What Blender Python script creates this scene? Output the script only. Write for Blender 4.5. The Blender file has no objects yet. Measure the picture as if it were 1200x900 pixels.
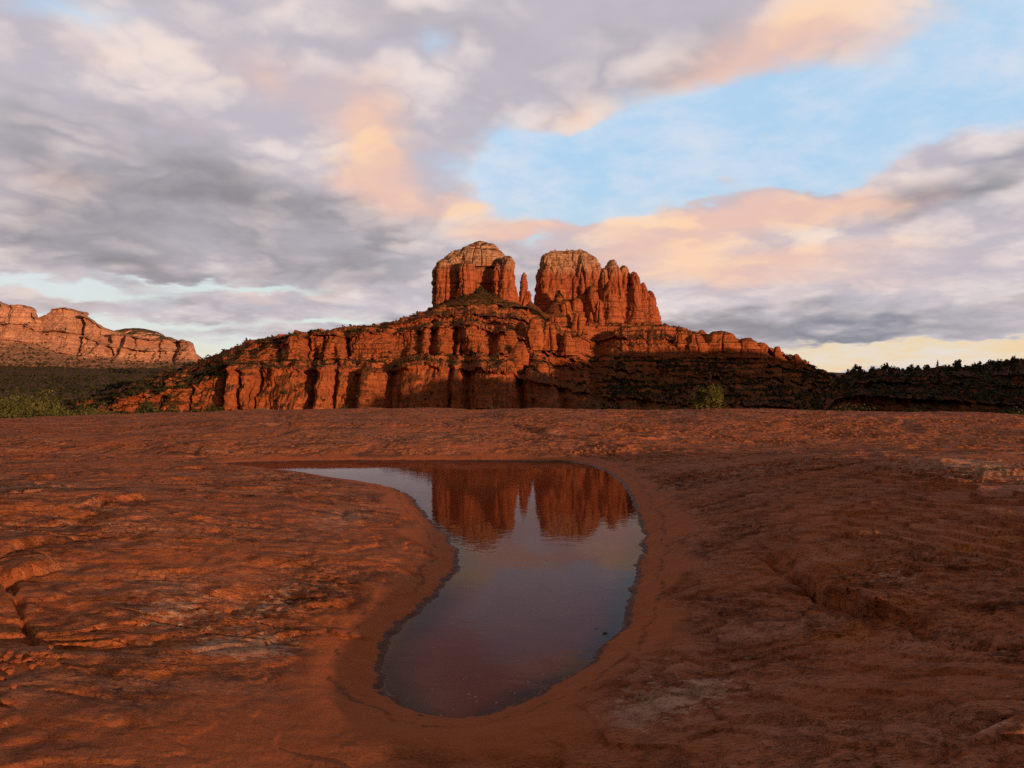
import bpy, math, random
import numpy as np

R = math.radians
SC = bpy.context.scene
COL = SC.collection
rng = np.random.default_rng(7)
random.seed(7)

# ------------------------------------------------------------------ camera
F, U0, VH = 900.0, 600.0, 461.0          # focal length, centre column and horizon row of the photograph (pixels)
CAMZ = 1.6
cam_d = bpy.data.cameras.new('camera'); cam = bpy.data.objects.new('camera', cam_d); COL.objects.link(cam)
cam.location = (0, 0, CAMZ); cam.rotation_euler = (R(90), 0, 0)
cam_d.sensor_width = 36; cam_d.lens = F / 1200 * 36; cam_d.shift_y = 11 / 1200
cam_d.clip_start = 0.05; cam_d.clip_end = 40000
SC.camera = cam

# ------------------------------------------------------------------ light
SUN_AZ, SUN_EL = 138.0, 4.2              # degrees clockwise from the viewing direction (+Y), elevation
SUN_DIR = np.array([math.sin(R(SUN_AZ)) * math.cos(R(SUN_EL)), math.cos(R(SUN_AZ)) * math.cos(R(SUN_EL)), math.sin(R(SUN_EL))])
sun_d = bpy.data.lights.new('sun', 'SUN'); sun = bpy.data.objects.new('sun', sun_d); COL.objects.link(sun)
sun_d.energy = 5.0; sun_d.angle = R(0.5); sun_d.color = (1.0, 0.53, 0.26)
sun.rotation_euler = (R(90 - SUN_EL), 0, R(180 - SUN_AZ))
SC.cycles.use_denoising = False; SC.cycles.sample_clamp_indirect = 2.0; SC.cycles.sample_clamp_direct = 6.0
SC.view_settings.view_transform = 'Standard'; SC.view_settings.look = 'None'
SC.view_settings.exposure = 0.0; SC.view_settings.gamma = 1.0; SC.view_settings.use_curve_mapping = False


class NT:
    """small helper to write node trees"""
    def __init__(self, tree):
        self.t = tree
        tree.nodes.clear()
    def n(self, typ, **kw):
        nd = self.t.nodes.new(typ)
        for k, v in kw.items(): setattr(nd, k, v)
        return nd
    def link(self, a, b): self.t.links.new(a, b)
    def _set(self, sock, v):
        if hasattr(v, 'is_output') or isinstance(v, bpy.types.NodeSocket): self.link(v, sock)
        elif v is not None:
            sock.default_value = v
    def math(self, op, a, b=None, c=None, clamp=False):
        nd = self.n('ShaderNodeMath', operation=op, use_clamp=clamp)
        self._set(nd.inputs[0], a)
        if b is not None: self._set(nd.inputs[1], b)
        if c is not None: self._set(nd.inputs[2], c)
        return nd.outputs[0]
    def vmath(self, op, a, b=None, out=0):
        nd = self.n('ShaderNodeVectorMath', operation=op)
        self._set(nd.inputs[0], a)
        if b is not None: self._set(nd.inputs[1], b)
        return nd.outputs[out]
    def sstep(self, x, a, b, o0=0.0, o1=1.0, interp='SMOOTHSTEP'):
        nd = self.n('ShaderNodeMapRange', interpolation_type=interp)
        self._set(nd.inputs['Value'], x)
        nd.inputs['From Min'].default_value = a; nd.inputs['From Max'].default_value = b
        nd.inputs['To Min'].default_value = o0; nd.inputs['To Max'].default_value = o1
        return nd.outputs['Result']
    def noise(self, vec, scale, detail=4, rough=0.55, dist=0.0, color=False, typ=None):
        nd = self.n('ShaderNodeTexNoise')
        if typ: nd.noise_type = typ
        if vec is not None: self.link(vec, nd.inputs['Vector'])
        nd.inputs['Scale'].default_value = scale; nd.inputs['Detail'].default_value = detail
        nd.inputs['Roughness'].default_value = rough; nd.inputs['Distortion'].default_value = dist
        return nd.outputs['Color' if color else 'Fac']
    def mapping(self, vec, loc=(0, 0, 0), rot=(0, 0, 0), scale=(1, 1, 1), typ='POINT'):
        nd = self.n('ShaderNodeMapping', vector_type=typ)
        self.link(vec, nd.inputs['Vector'])
        nd.inputs['Location'].default_value = loc; nd.inputs['Rotation'].default_value = rot
        nd.inputs['Scale'].default_value = scale
        return nd.outputs[0]
    def mix(self, fac, a, b, blend='MIX'):
        nd = self.n('ShaderNodeMix', data_type='RGBA', blend_type=blend)
        self._set(nd.inputs[0], fac)
        for s, v in ((nd.inputs[6], a), (nd.inputs[7], b)):
            if isinstance(v, (tuple, list)): v = tuple(v) + (1.0,) if len(v) == 3 else v
            self._set(s, v)
        return nd.outputs[2]


# ------------------------------------------------------------------ world: sky with evening clouds
def lin(r, g, b):
    f = lambda c: (c / 255 / 12.92) if c <= 10 else ((c / 255 + 0.055) / 1.055) ** 2.4
    return (f(r), f(g), f(b))

world = bpy.data.worlds.new('World'); SC.world = world; world.use_nodes = True
def build_world():
    w = NT(world.node_tree)
    d = w.n('ShaderNodeTexCoord').outputs['Generated']
    sep = w.n('ShaderNodeSeparateXYZ'); w.link(d, sep.inputs[0])
    X, Y, Z = sep.outputs
    az = w.math('ARCTAN2', X, Y)
    el = w.math('ARCSINE', Z)
    # cloud-deck coordinates (perspective of a layer overhead)
    zz = w.math('ADD', w.math('MAXIMUM', Z, 0.0), 0.20)
    comb = w.n('ShaderNodeCombineXYZ')
    w.link(w.math('DIVIDE', X, zz), comb.inputs[0]); w.link(w.math('DIVIDE', Y, zz), comb.inputs[1])
    P = comb.outputs[0]
    c2 = w.n('ShaderNodeCombineXYZ'); w.link(az, c2.inputs[0]); w.link(el, c2.inputs[1])
    A = c2.outputs[0]
    # warped angular coordinates, so the cloud masses have ragged borders
    wn = w.noise(P, 1.5, 3, 0.55, color=True)
    w1 = w.vmath('SUBTRACT', wn, (0.5, 0.5, 0.5))
    w1 = w.vmath('MULTIPLY', w1, (0.30, 0.12, 0.0))
    wn2 = w.noise(P, 5.5, 3, 0.55, color=True)
    w2 = w.vmath('SUBTRACT', wn2, (0.5, 0.5, 0.5))
    w2 = w.vmath('MULTIPLY', w2, (0.09, 0.045, 0.0))
    AW = w.vmath('ADD', w.vmath('ADD', A, w1), w2)
    AW2 = w.vmath('ADD', A, w2)

    def blob(vec, u, v, ru, rv, rot):
        a0 = math.atan((u - U0) / F); e0 = math.atan((VH - v) / math.hypot(F, u - U0))
        m = w.mapping(vec, (a0, e0, 0), (0, 0, R(rot)), (ru / F * 1.5, rv / F * 1.5, 1), 'TEXTURE')
        g = w.n('ShaderNodeTexGradient', gradient_type='QUADRATIC_SPHERE'); w.link(m, g.inputs[0])
        return g.outputs['Fac']
    def field(vec, blobs, start=0.0):
        acc = start
        for (u, v, ru, rv, rot, wt) in blobs:
            acc = w.math('MULTIPLY_ADD', blob(vec, u, v, ru, rv, rot), wt, acc)
        return acc

    n_big = w.noise(P, 1.1, 5, 0.58, 0.4)
    n_mid = w.noise(w.mapping(P, (3.1, 1.7, 0), (0, 0, R(20)), (1, 1, 1)), 3.4, 6, 0.58, 0.4)
    n_fine = w.noise(w.mapping(P, (7.1, 4.7, 0), (0, 0, R(-12)), (1, 1.0, 1)), 9, 5, 0.62, 0.3)
    n_ang = w.noise(w.mapping(A, (1.3, 2.2, 0), (0, 0, R(12)), (1, 1.7, 1)), 6.5, 6, 0.57, 0.5)
    n_mid = w.math('ADD', w.math('MULTIPLY', n_mid, .45), w.math('MULTIPLY', n_ang, .62))
    n_mid = w.math('SUBTRACT', n_mid, .035)
    # billows: rounded heads of cumulus
    PW = w.vmath('ADD', P, w.vmath('MULTIPLY', w.vmath('SUBTRACT', w.noise(P, 4.0, 3, .6, color=True), (.5, .5, .5)), (.35, .35, 0)))
    def bl(scale, loc):
        return w.math('MULTIPLY_ADD', w.math('ABSOLUTE', w.math('SUBTRACT', w.noise(w.mapping(PW, loc), scale, 0, .5), .5)), 3.2, -.42)
    bil = w.math('MULTIPLY', w.math('MULTIPLY_ADD', bl(6.5, (3, 3, 0)), .5, bl(2.4, (0, 0, 0))), w.sstep(el, .05, .24, .10, .34))

    # --- holes in the cloud deck (blue and pale openings)
    gaps = field(AW2, [
        (640, 210, 175, 84, 8, 2.5), (760, 178, 170, 72, 14, 2.0), (900, 145, 210, 58, 16, 1.9), (1060, 108, 200, 44, 14, 1.9), (1190, 90, 130, 50, 12, 2.6), (1120, 140, 180, 40, 14, 1.7), (960, 205, 140, 26, 4, .6), (1210, 150, 60, 40, 0, .8), (960, 200, 160, 30, 6, 1.2),
        (600, 195, 60, 50, 0, .9), (760, 230, 120, 30, 0, .8), (1000, 215, 160, 14, 0, 1.0),
        (505, 45, 42, 36, -40, .8), (85, 8, 110, 34, 0, .9), (1170, -20, 110, 40, 0, 1.2), (620, 30, 30, 20, 0, .4),
        (60, 338, 150, 15, -2, 2.2), (210, 332, 110, 8, -2, 1.3), (330, 340, 130, 11, 2, 1.1),
        (180, 378, 210, 15, 2, 1.5), (395, 376, 80, 9, 2, 1.6), (240, 408, 130, 18, 0, 2.0), (60, 380, 120, 11, 0, 1.0),
        (1090, 416, 230, 22, -4, 2.6), (960, 428, 110, 14, 0, 2.6), (1230, 402, 120, 20, 0, 2.2),
        (635, 278, 34, 11, 10, .7), (950, 285, 40, 9, 0, .6)])
    # small clouds that float inside the blue opening, and veils
    puffs = field(AW2, [
        (672, 142, 46, 26, 12, 2.2), (888, 155, 60, 24, 0, 1.9), (1080, 215, 330, 60, 14, .9), (1140, 224, 170, 44, 20, 2.0),
        (850, 212, 50, 16, 0, 1.2), (870, 262, 170, 34, 4, 2.2), (665, 268, 120, 14, 2, 1.0), (560, 240, 110, 40, -12, .8), (960, 250, 110, 26, 2, 1.6),
        (1010, 385, 330, 26, -3, 1.6), (780, 310, 200, 40, 0, 1.2), (1170, 132, 110, 22, 22, .9), (1010, 178, 120, 20, 8, .8), (780, 225, 60, 10, 10, .5)])
    dens = w.math('ADD', w.math('SUBTRACT', w.math('MULTIPLY_ADD', w.math('SUBTRACT', n_big, 0.5), 1.3, 1.12), gaps), puffs)
    dens = w.math('MULTIPLY_ADD', w.math('SUBTRACT', n_mid, 0.5), 0.9, dens)
    dens = w.math('MULTIPLY_ADD', bil, 0.75, dens)
    dens = w.math('MULTIPLY_ADD', w.math('SUBTRACT', n_fine, 0.5), 0.62, dens)
    alpha = w.sstep(dens, -0.08, 0.80)

    # --- light and dark of the clouds
    dark = field(AW, [
        (240, 215, 330, 60, -4, .75), (60, 265, 260, 60, 4, .75), (380, 215, 160, 40, 8, .4), (60, 150, 160, 60, 0, .25),
        (1145, 218, 180, 44, 18, 1.15), (940, 290, 260, 50, 0, -.75), (1150, 290, 120, 40, 0, -.3), (1190, 110, 90, 60, 0, -.4), (1010, 382, 360, 28, -2, 1.25), (1180, 345, 200, 30, 0, .5), (800, 395, 180, 30, 0, .6),
        (270, 95, 150, 40, 25, .3), (480, 40, 200, 60, -20, .35), (790, 70, 180, 60, 10, .5), (200, 305, 300, 26, 2, .55), (420, 330, 260, 26, 0, .5), (350, 385, 190, 12, 0, .7),
        (190, 352, 200, 12, 0, .6), (440, 290, 140, 40, 0, .5), (470, 385, 160, 20, 0, .6), (640, 330, 140, 40, 0, .4),
        (440, 175, 80, 80, 0, -.6), (300, 60, 200, 60, 0, -.25)])
    dark = w.math('MULTIPLY_ADD', w.math('SUBTRACT', n_mid, 0.5), 1.3, dark)
    dark = w.math('MULTIPLY_ADD', w.math('SUBTRACT', n_big, 0.5), 0.7, dark)
    dark = w.math('MULTIPLY_ADD', bil, -0.75, dark)
    darkf = w.sstep(dark, -0.05, 1.4)
    peach = field(AW2, [
        (442, 172, 64, 88, 16, 1.6), (480, 235, 120, 28, -14, .8), (320, 95, 110, 40, -20, .65), (230, 150, 90, 26, 0, .3), (60, 215, 120, 24, 0, .25), (560, 240, 90, 24, -10, .6),
        (945, 30, 170, 66, 16, 1.0), (850, 92, 110, 40, 16, .6), (1090, 40, 150, 50, 14, .35), (870, 252, 190, 28, 3, 1.25), (975, 243, 110, 18, 0, 1.0), (800, 285, 150, 26, 0, .5), (840, 318, 150, 28, 0, .95), (930, 300, 90, 14, 0, .5), (720, 300, 170, 36, 4, .75),
        (640, 268, 110, 18, 4, .8), (672, 142, 50, 28, 12, .55), (888, 155, 60, 26, 0, .5), (590, 275, 70, 20, 0, .6), (1000, 330, 160, 30, 0, .35),
        (60, 215, 120, 40, 0, .15), (310, 345, 110, 12, 3, .5), (80, 347, 120, 10, 0, .4), (1060, 285, 180, 40, 0, .45), (120, 70, 160, 60, 0, .3)])
    peach = w.math('MULTIPLY_ADD', w.math('SUBTRACT', n_mid, 0.5), 0.75, peach)
    peach = w.math('MULTIPLY_ADD', bil, 0.5, peach)
    peachf = w.sstep(peach, 0.02, 1.05)
    lightn = w.sstep(w.math('ADD', w.math('MULTIPLY_ADD', n_fine, 0.30, w.math('MULTIPLY_ADD', w.math('SUBTRACT', n_mid, .5), w.sstep(el, .04, .22, .45, 1.0), .5)), w.math('MULTIPLY', bil, 1.5)), 0.42, 0.95)

    base = w.mix(lightn, lin(194, 187, 197), lin(240, 226, 221))
    dkc = w.mix(w.sstep(az, .2, .45), lin(132, 128, 134), lin(140, 141, 153))
    col = w.mix(darkf, base, dkc)
    col = w.mix(w.math('MULTIPLY', peachf, 0.9), col, w.mix(w.sstep(bil, -.12, .16), lin(238, 196, 180), lin(255, 212, 172)))
    # --- clear sky: Nishita, lifted by the bright thin veil of the evening
    sky = w.n('ShaderNodeTexSky', sky_type='NISHITA', sun_disc=False, sun_elevation=R(SUN_EL), sun_rotation=R(SUN_AZ),
              altitude=1300, air_density=1.0, dust_density=1.0, ozone_density=2.0)
    skyc = w.mix(1.0, sky.outputs[0], (0.10, 0.10, 0.10), 'MULTIPLY')
    elc = w.sstep(el, 0.0, 0.42)
    clear = w.mix(w.sstep(el, 0.06, 0.30), lin(226, 236, 218), lin(172, 217, 252))
    warm = w.math('MULTIPLY', w.sstep(el, 0.16, 0.02), w.sstep(az, 0.05, 0.35))
    clear = w.mix(warm, clear, lin(255, 212, 132))
    warm2 = w.math('MULTIPLY', w.sstep(el, 0.075, 0.03), 0.6)
    clear = w.mix(warm2, clear, lin(252, 220, 178))
    clear = w.mix(0.12, clear, skyc)
    veil = w.sstep(w.math('ADD', n_mid, w.math('MULTIPLY', n_fine, .5)), .55, 1.0)
    clear = w.mix(w.math('MULTIPLY_ADD', veil, .60, .12), clear, lin(226, 228, 236))
    out_col = w.mix(alpha, clear, col)
    # unseen grey deck overhead and behind, added to dim ambient light; glow round sun
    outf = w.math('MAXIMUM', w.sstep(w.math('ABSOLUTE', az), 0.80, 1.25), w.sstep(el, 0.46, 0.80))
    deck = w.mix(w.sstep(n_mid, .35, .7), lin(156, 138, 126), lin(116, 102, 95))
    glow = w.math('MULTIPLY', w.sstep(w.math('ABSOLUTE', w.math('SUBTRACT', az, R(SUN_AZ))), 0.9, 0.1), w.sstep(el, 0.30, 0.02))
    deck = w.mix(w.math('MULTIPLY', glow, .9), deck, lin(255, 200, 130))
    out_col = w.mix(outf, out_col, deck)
    # below the horizon: dim ground tone
    out_col = w.mix(w.sstep(el, -0.02, -0.12), out_col, (0.05, 0.02, 0.012))
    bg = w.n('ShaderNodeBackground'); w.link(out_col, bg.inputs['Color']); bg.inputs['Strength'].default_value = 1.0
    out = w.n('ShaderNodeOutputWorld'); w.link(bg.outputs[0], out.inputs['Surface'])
build_world()
world.cycles.sampling_method = 'MANUAL'; world.cycles.sample_map_resolution = 512

# ------------------------------------------------------------------ numeric helpers
_perm = np.random.default_rng(11).permutation(512).astype(np.int32)
_perm = np.concatenate([_perm, _perm, _perm])
_grad = np.random.default_rng(12).normal(size=(512, 3)); _grad /= np.linalg.norm(_grad, axis=1)[:, None]
_grad = _grad.astype(np.float32)
def perlin(x, y, z=0.0):
    x = np.asarray(x, np.float64); y = np.asarray(y, np.float64); z = np.asarray(z, np.float64) + np.zeros_like(x)
    y = y + np.zeros_like(x)
    xi = np.floor(x); yi = np.floor(y); zi = np.floor(z)
    fx = (x - xi).astype(np.float32); fy = (y - yi).astype(np.float32); fz = (z - zi).astype(np.float32)
    xi = xi.astype(np.int64) & 511; yi = yi.astype(np.int64) & 511; zi = zi.astype(np.int64) & 511
    u = fx * fx * fx * (fx * (fx * 6 - 15) + 10); v = fy * fy * fy * (fy * (fy * 6 - 15) + 10); w = fz * fz * fz * (fz * (fz * 6 - 15) + 10)
    def g(dx, dy, dz):
        h = _perm[_perm[_perm[(xi + dx) & 511] + ((yi + dy) & 511)] + ((zi + dz) & 511)]
        G = _grad[h]
        return G[..., 0] * (fx - dx) + G[..., 1] * (fy - dy) + G[..., 2] * (fz - dz)
    a = g(0, 0, 0); a += u * (g(1, 0, 0) - a)
    b = g(0, 1, 0); b += u * (g(1, 1, 0) - b)
    a += v * (b - a)
    c = g(0, 0, 1); c += u * (g(1, 0, 1) - c)
    e = g(0, 1, 1); e += u * (g(1, 1, 1) - e)
    c += v * (e - c)
    return (a + w * (c - a)) * 1.5
def fbm(x, y, z=0.0, oct=4, gain=0.5, lac=2.03):
    s = 0; a = 1.0
    for i in range(oct):
        s = s + a * perlin(x + i * 17.3, y + i * 5.1, z + i * 9.7); x = x * lac; y = y * lac; z = z * lac; a *= gain
    return s
def ridged(x, y, z=0.0, oct=3, gain=0.5):
    s = 0; a = 1.0
    for i in range(oct):
        s = s + a * (1 - 2 * np.abs(perlin(x + i * 7.3, y + i * 3.1, z + i * 2.7))); x = x * 2.1; y = y * 2.1; z = z * 2.1; a *= gain
    return s
def ss(x, a, b):
    t = np.clip((x - a) / (b - a), 0, 1); return t * t * (3 - 2 * t)
def px(u, v, y):
    """world point seen at pixel (u, v) of the photograph at distance y"""
    return np.array([(u - U0) / F * y, y, CAMZ + (VH - v) / F * y])
def gnd(u, v, z=0.0):
    y = (CAMZ - z) * F / (v - VH); return np.array([(u - U0) / F * y, y])

def make_mesh(name, V, Q, smooth=True, attrs=None):
    V = np.ascontiguousarray(V, np.float32); Q = np.ascontiguousarray(Q, np.int32)
    me = bpy.data.meshes.new(name)
    k = Q.shape[1]
    me.vertices.add(len(V)); me.vertices.foreach_set('co', V.ravel())
    me.loops.add(Q.size); me.loops.foreach_set('vertex_index', Q.ravel())
    me.polygons.add(len(Q)); me.polygons.foreach_set('loop_start', np.arange(0, Q.size, k, dtype=np.int32))
    me.polygons.foreach_set('loop_total', np.full(len(Q), k, np.int32))
    me.polygons.foreach_set('use_smooth', np.full(len(Q), smooth, bool))
    for an, arr in (attrs or {}).items():
        at = me.attributes.new(an, 'FLOAT', 'POINT'); at.data.foreach_set('value', np.ascontiguousarray(arr, np.float32).ravel())
    me.update(calc_edges=True); me.validate(verbose=False)
    return me
def obj(name, me, mat=None, parent=None, **props):
    o = bpy.data.objects.new(name, me); COL.objects.link(o)
    if mat is not None and me is not None: me.materials.append(mat)
    if parent is not None: o.parent = parent
    for k, v in props.items(): o[k] = v
    return o
def grid_faces(n, m, wrap=False):
    i = np.arange(n - 1)[:, None]; j = np.arange(m if wrap else m - 1)[None, :]
    j2 = (j + 1) % m
    a = i * m + j; b = i * m + j2; c = (i + 1) * m + j2; d = (i + 1) * m + j
    return np.stack([a, b, c, d], -1).reshape(-1, 4)
def grid_normals(V, n, m):
    P = V.reshape(n, m, 3); du = np.gradient(P, axis=1); dv = np.gradient(P, axis=0)
    N = np.cross(du, dv); N /= np.linalg.norm(N, axis=2)[..., None] + 1e-9
    return N.reshape(-1, 3)
def tent(x, pts):
    xs, ys = zip(*pts); return np.interp(x, xs, ys)

# ------------------------------------------------------------------ materials
def new_mat(name):
    m = bpy.data.materials.new(name); m.use_nodes = True
    return m, NT(m.node_tree)
def finish(w, bsdf):
    out = w.n('ShaderNodeOutputMaterial'); w.link(bsdf, out.inputs['Surface'])
def principled(w, color, rough=0.9, normal=None, spec=0.25):
    b = w.n('ShaderNodeBsdfPrincipled')
    w._set(b.inputs['Base Color'], color if not isinstance(color, tuple) else color + (1.0,))
    w._set(b.inputs['Roughness'], rough)
    b.inputs['Specular IOR Level'].default_value = spec
    if normal is not None: w.link(normal, b.inputs['Normal'])
    return b.outputs[0]
def bump(w, h, strength, dist, prev=None):
    b = w.n('ShaderNodeBump'); b.inputs['Strength'].default_value = strength; b.inputs['Distance'].default_value = dist
    w.link(h, b.inputs['Height'])
    if prev is not None: w.link(prev, b.inputs['Normal'])
    return b.outputs[0]
def attr(w, name):
    return w.n('ShaderNodeAttribute', attribute_name=name).outputs['Fac']

def cliff_material(name, s, red=(0.40, 0.115, 0.045), buff=(0.58, 0.36, 0.235), buff_z=(1e6, 1e6 + 1), veg=(0.045, 0.04, 0.018)):
    """layered red sandstone; s scales the detail (1 = features seen at about 900 m)"""
    m, w = new_mat(name)
    geo = w.n('ShaderNodeNewGeometry'); P = geo.outputs['Position']; N = geo.outputs['Normal']
    sp = w.n('ShaderNodeSeparateXYZ'); w.link(P, sp.inputs[0])
    sn = w.n('ShaderNodeSeparateXYZ'); w.link(N, sn.inputs[0])
    big = w.noise(P, 0.02 / s, 4, 0.6)
    # strata: noise squeezed in z
    st = w.noise(w.mapping(P, scale=(0.012 / s, 0.012 / s, 0.30 / s)), 1.0, 5, 0.65)
    st2 = w.noise(w.mapping(P, scale=(0.03 / s, 0.03 / s, 0.9 / s)), 1.0, 3, 0.6)
    # vertical streaks of desert varnish and runoff
    vs = w.noise(w.mapping(P, scale=(0.35 / s, 0.35 / s, 0.022 / s)), 1.0, 4, 0.6)
    fine = w.noise(P, 0.45 / s, 5, 0.65)
    red2 = tuple(c * k for c, k in zip(red, (0.72, 0.62, 0.62)))
    col = w.mix(w.sstep(st, 0.36, 0.64), red2, red)
    col = w.mix(w.math('MULTIPLY', w.sstep(st2, 0.5, 0.72), 0.35), col, tuple(min(1, c * k) for c, k in zip(red, (1.15, 1.5, 1.7))))
    cap = w.math('MULTIPLY_ADD', w.math('SUBTRACT', big, 0.5), (buff_z[1] - buff_z[0]) * 1.2, sp.outputs[2])
    col = w.mix(w.sstep(cap, buff_z[0], buff_z[1]), col, w.mix(w.sstep(st, 0.35, 0.65), buff, tuple(c * 0.78 for c in buff)))
    steep = w.sstep(sn.outputs[2], 0.55, 0.2)
    col = w.mix(w.math('MULTIPLY', w.math('MULTIPLY', w.sstep(vs, 0.52, 0.70), steep), 0.55), col, (0.10, 0.04, 0.026))
    ln = w.noise(w.mapping(P, loc=(5, 2, 9), scale=(0.010 / s, 0.010 / s, 0.55 / s)), 1.0, 3, 0.6)
    lnf = w.sstep(w.math('ABSOLUTE', w.math('SUBTRACT', ln, .5)), .030, .008)
    col = w.mix(w.math('MULTIPLY', w.math('MULTIPLY', lnf, steep), .6), col, tuple(c * k for c, k in zip(red, (.34, .28, .28))))
    blot = w.noise(w.mapping(P, scale=(.16 / s, .16 / s, .10 / s)), 1.0, 6, .7, .8)
    col = w.mix(w.math('MULTIPLY', w.sstep(blot, .48, .66), .68), col, tuple(c * k for c, k in zip(red, (.36, .30, .30))))
    flat = w.math('MULTIPLY', w.sstep(sn.outputs[2], 0.50, 0.85), w.sstep(fine, 0.33, 0.55))
    vegc = w.mix(fine, veg, tuple(c * 0.5 for c in veg))
    va = attr(w, 'veg')
    vf = w.math('MULTIPLY', flat, va)
    soil = w.mix(w.sstep(fine, 0.4, 0.7), tuple(c * 0.55 for c in red), tuple(c * 0.8 for c in red))
    col = w.mix(w.sstep(sn.outputs[2], 0.5, 0.9), col, soil)
    col = w.mix(vf, col, vegc)
    h = w.math('ADD', w.math('MULTIPLY', st2, 0.5), fine)
    nrm = bump(w, w.math('ADD', h, blot), 0.85, 2.6 * s)
    finish(w, principled(w, col, 0.95, nrm, 0.1))
    return m

def leaf_material(name, c1, c2, scale=0.6, obj_var=True, s_noise=None):
    m, w = new_mat(name)
    P = w.n('ShaderNodeNewGeometry').outputs['Position']
    n = w.noise(P, scale, 3, 0.6)
    f = w.sstep(n, 0.35, 0.65)
    if obj_var:
        r = w.n('ShaderNodeObjectInfo').outputs['Random']
        f = w.math('MULTIPLY_ADD', w.math('SUBTRACT', r, 0.5), 0.6, f, clamp=True)
    col = w.mix(f, c1, c2)
    b = w.n('ShaderNodeBsdfPrincipled'); w.link(col, b.inputs['Base Color']); b.inputs['Roughness'].default_value = 0.8
    b.inputs['Specular IOR Level'].default_value = 0.15
    finish(w, b.outputs[0])
    return m
def plain_material(name, c1, c2, scale, rough=0.9):
    m, w = new_mat(name)
    P = w.n('ShaderNodeTexCoord').outputs['Object']
    n = w.noise(P, scale, 5, 0.65)
    nrm = bump(w, n, 0.5, 0.02)
    finish(w, principled(w, w.mix(w.sstep(n, 0.3, 0.7), c1, c2), rough, nrm, 0.2))
    return m

# ------------------------------------------------------------------ valley floor and far horizon
def terrain_z(x, y):
    r = np.hypot(x, y); a = np.degrees(np.arctan2(x, y))
    z = -3.2 - 17 * ss(r, 60, 260)
    left = ss(-a, 17, 24) * ss(np.abs(a), 120, 80)
    z = z + left * (ss(r, 260, 900) * 4 + np.clip(r - 700, 0, 2300) * 0.0455)
    z = z + fbm(x / 300, y / 300, oct=3) * 9 * ss(r, 100, 700) + fbm(x / 60, y / 60, 3.3, oct=3) * 1.6 * ss(r, 80, 300)
    z = z + ss(r, 4600, 6400) * (150 + 45 * fbm(a / 9, r / 5000, oct=4)) 
    return z
def build_terrain():
    rr = np.concatenate([np.geomspace(30, 700, 150), np.geomspace(710, 9000, 90)])
    th = np.radians(np.concatenate([np.linspace(-180, -46, 60)[:-1], np.linspace(-46, 46, 420), np.linspace(46, 180, 60)[1:-1]]))
    Rr, T = np.meshgrid(rr, th, indexing='ij')
    x = Rr * np.sin(T); y = Rr * np.cos(T); z = terrain_z(x, y)
    V = np.stack([x, y, z], -1).reshape(-1, 3)
    Q = grid_faces(len(rr), len(th), wrap=True)
    # faces look upward
    m, w = new_mat('valley floor')
    P = w.n('ShaderNodeNewGeometry').outputs['Position']
    n1 = w.noise(P, 0.02, 5, 0.6); n2 = w.noise(P, 0.25, 4, 0.65)
    col = w.mix(w.sstep(n2, 0.42, 0.6), (0.13, 0.055, 0.03), (0.03, 0.028, 0.014))
    col = w.mix(w.math('MULTIPLY', w.sstep(n1, 0.5, 0.65), 0.6), col, (0.09, 0.05, 0.025))
    finish(w, principled(w, col, 0.95, None, 0.05))
    obj('terrain', make_mesh('terrain', V, Q[:, ::-1], True), m, kind='structure',
        label='brushy valley floor stretching from the slickrock to the far cliffs', category='valley floor')
build_terrain()

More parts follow.
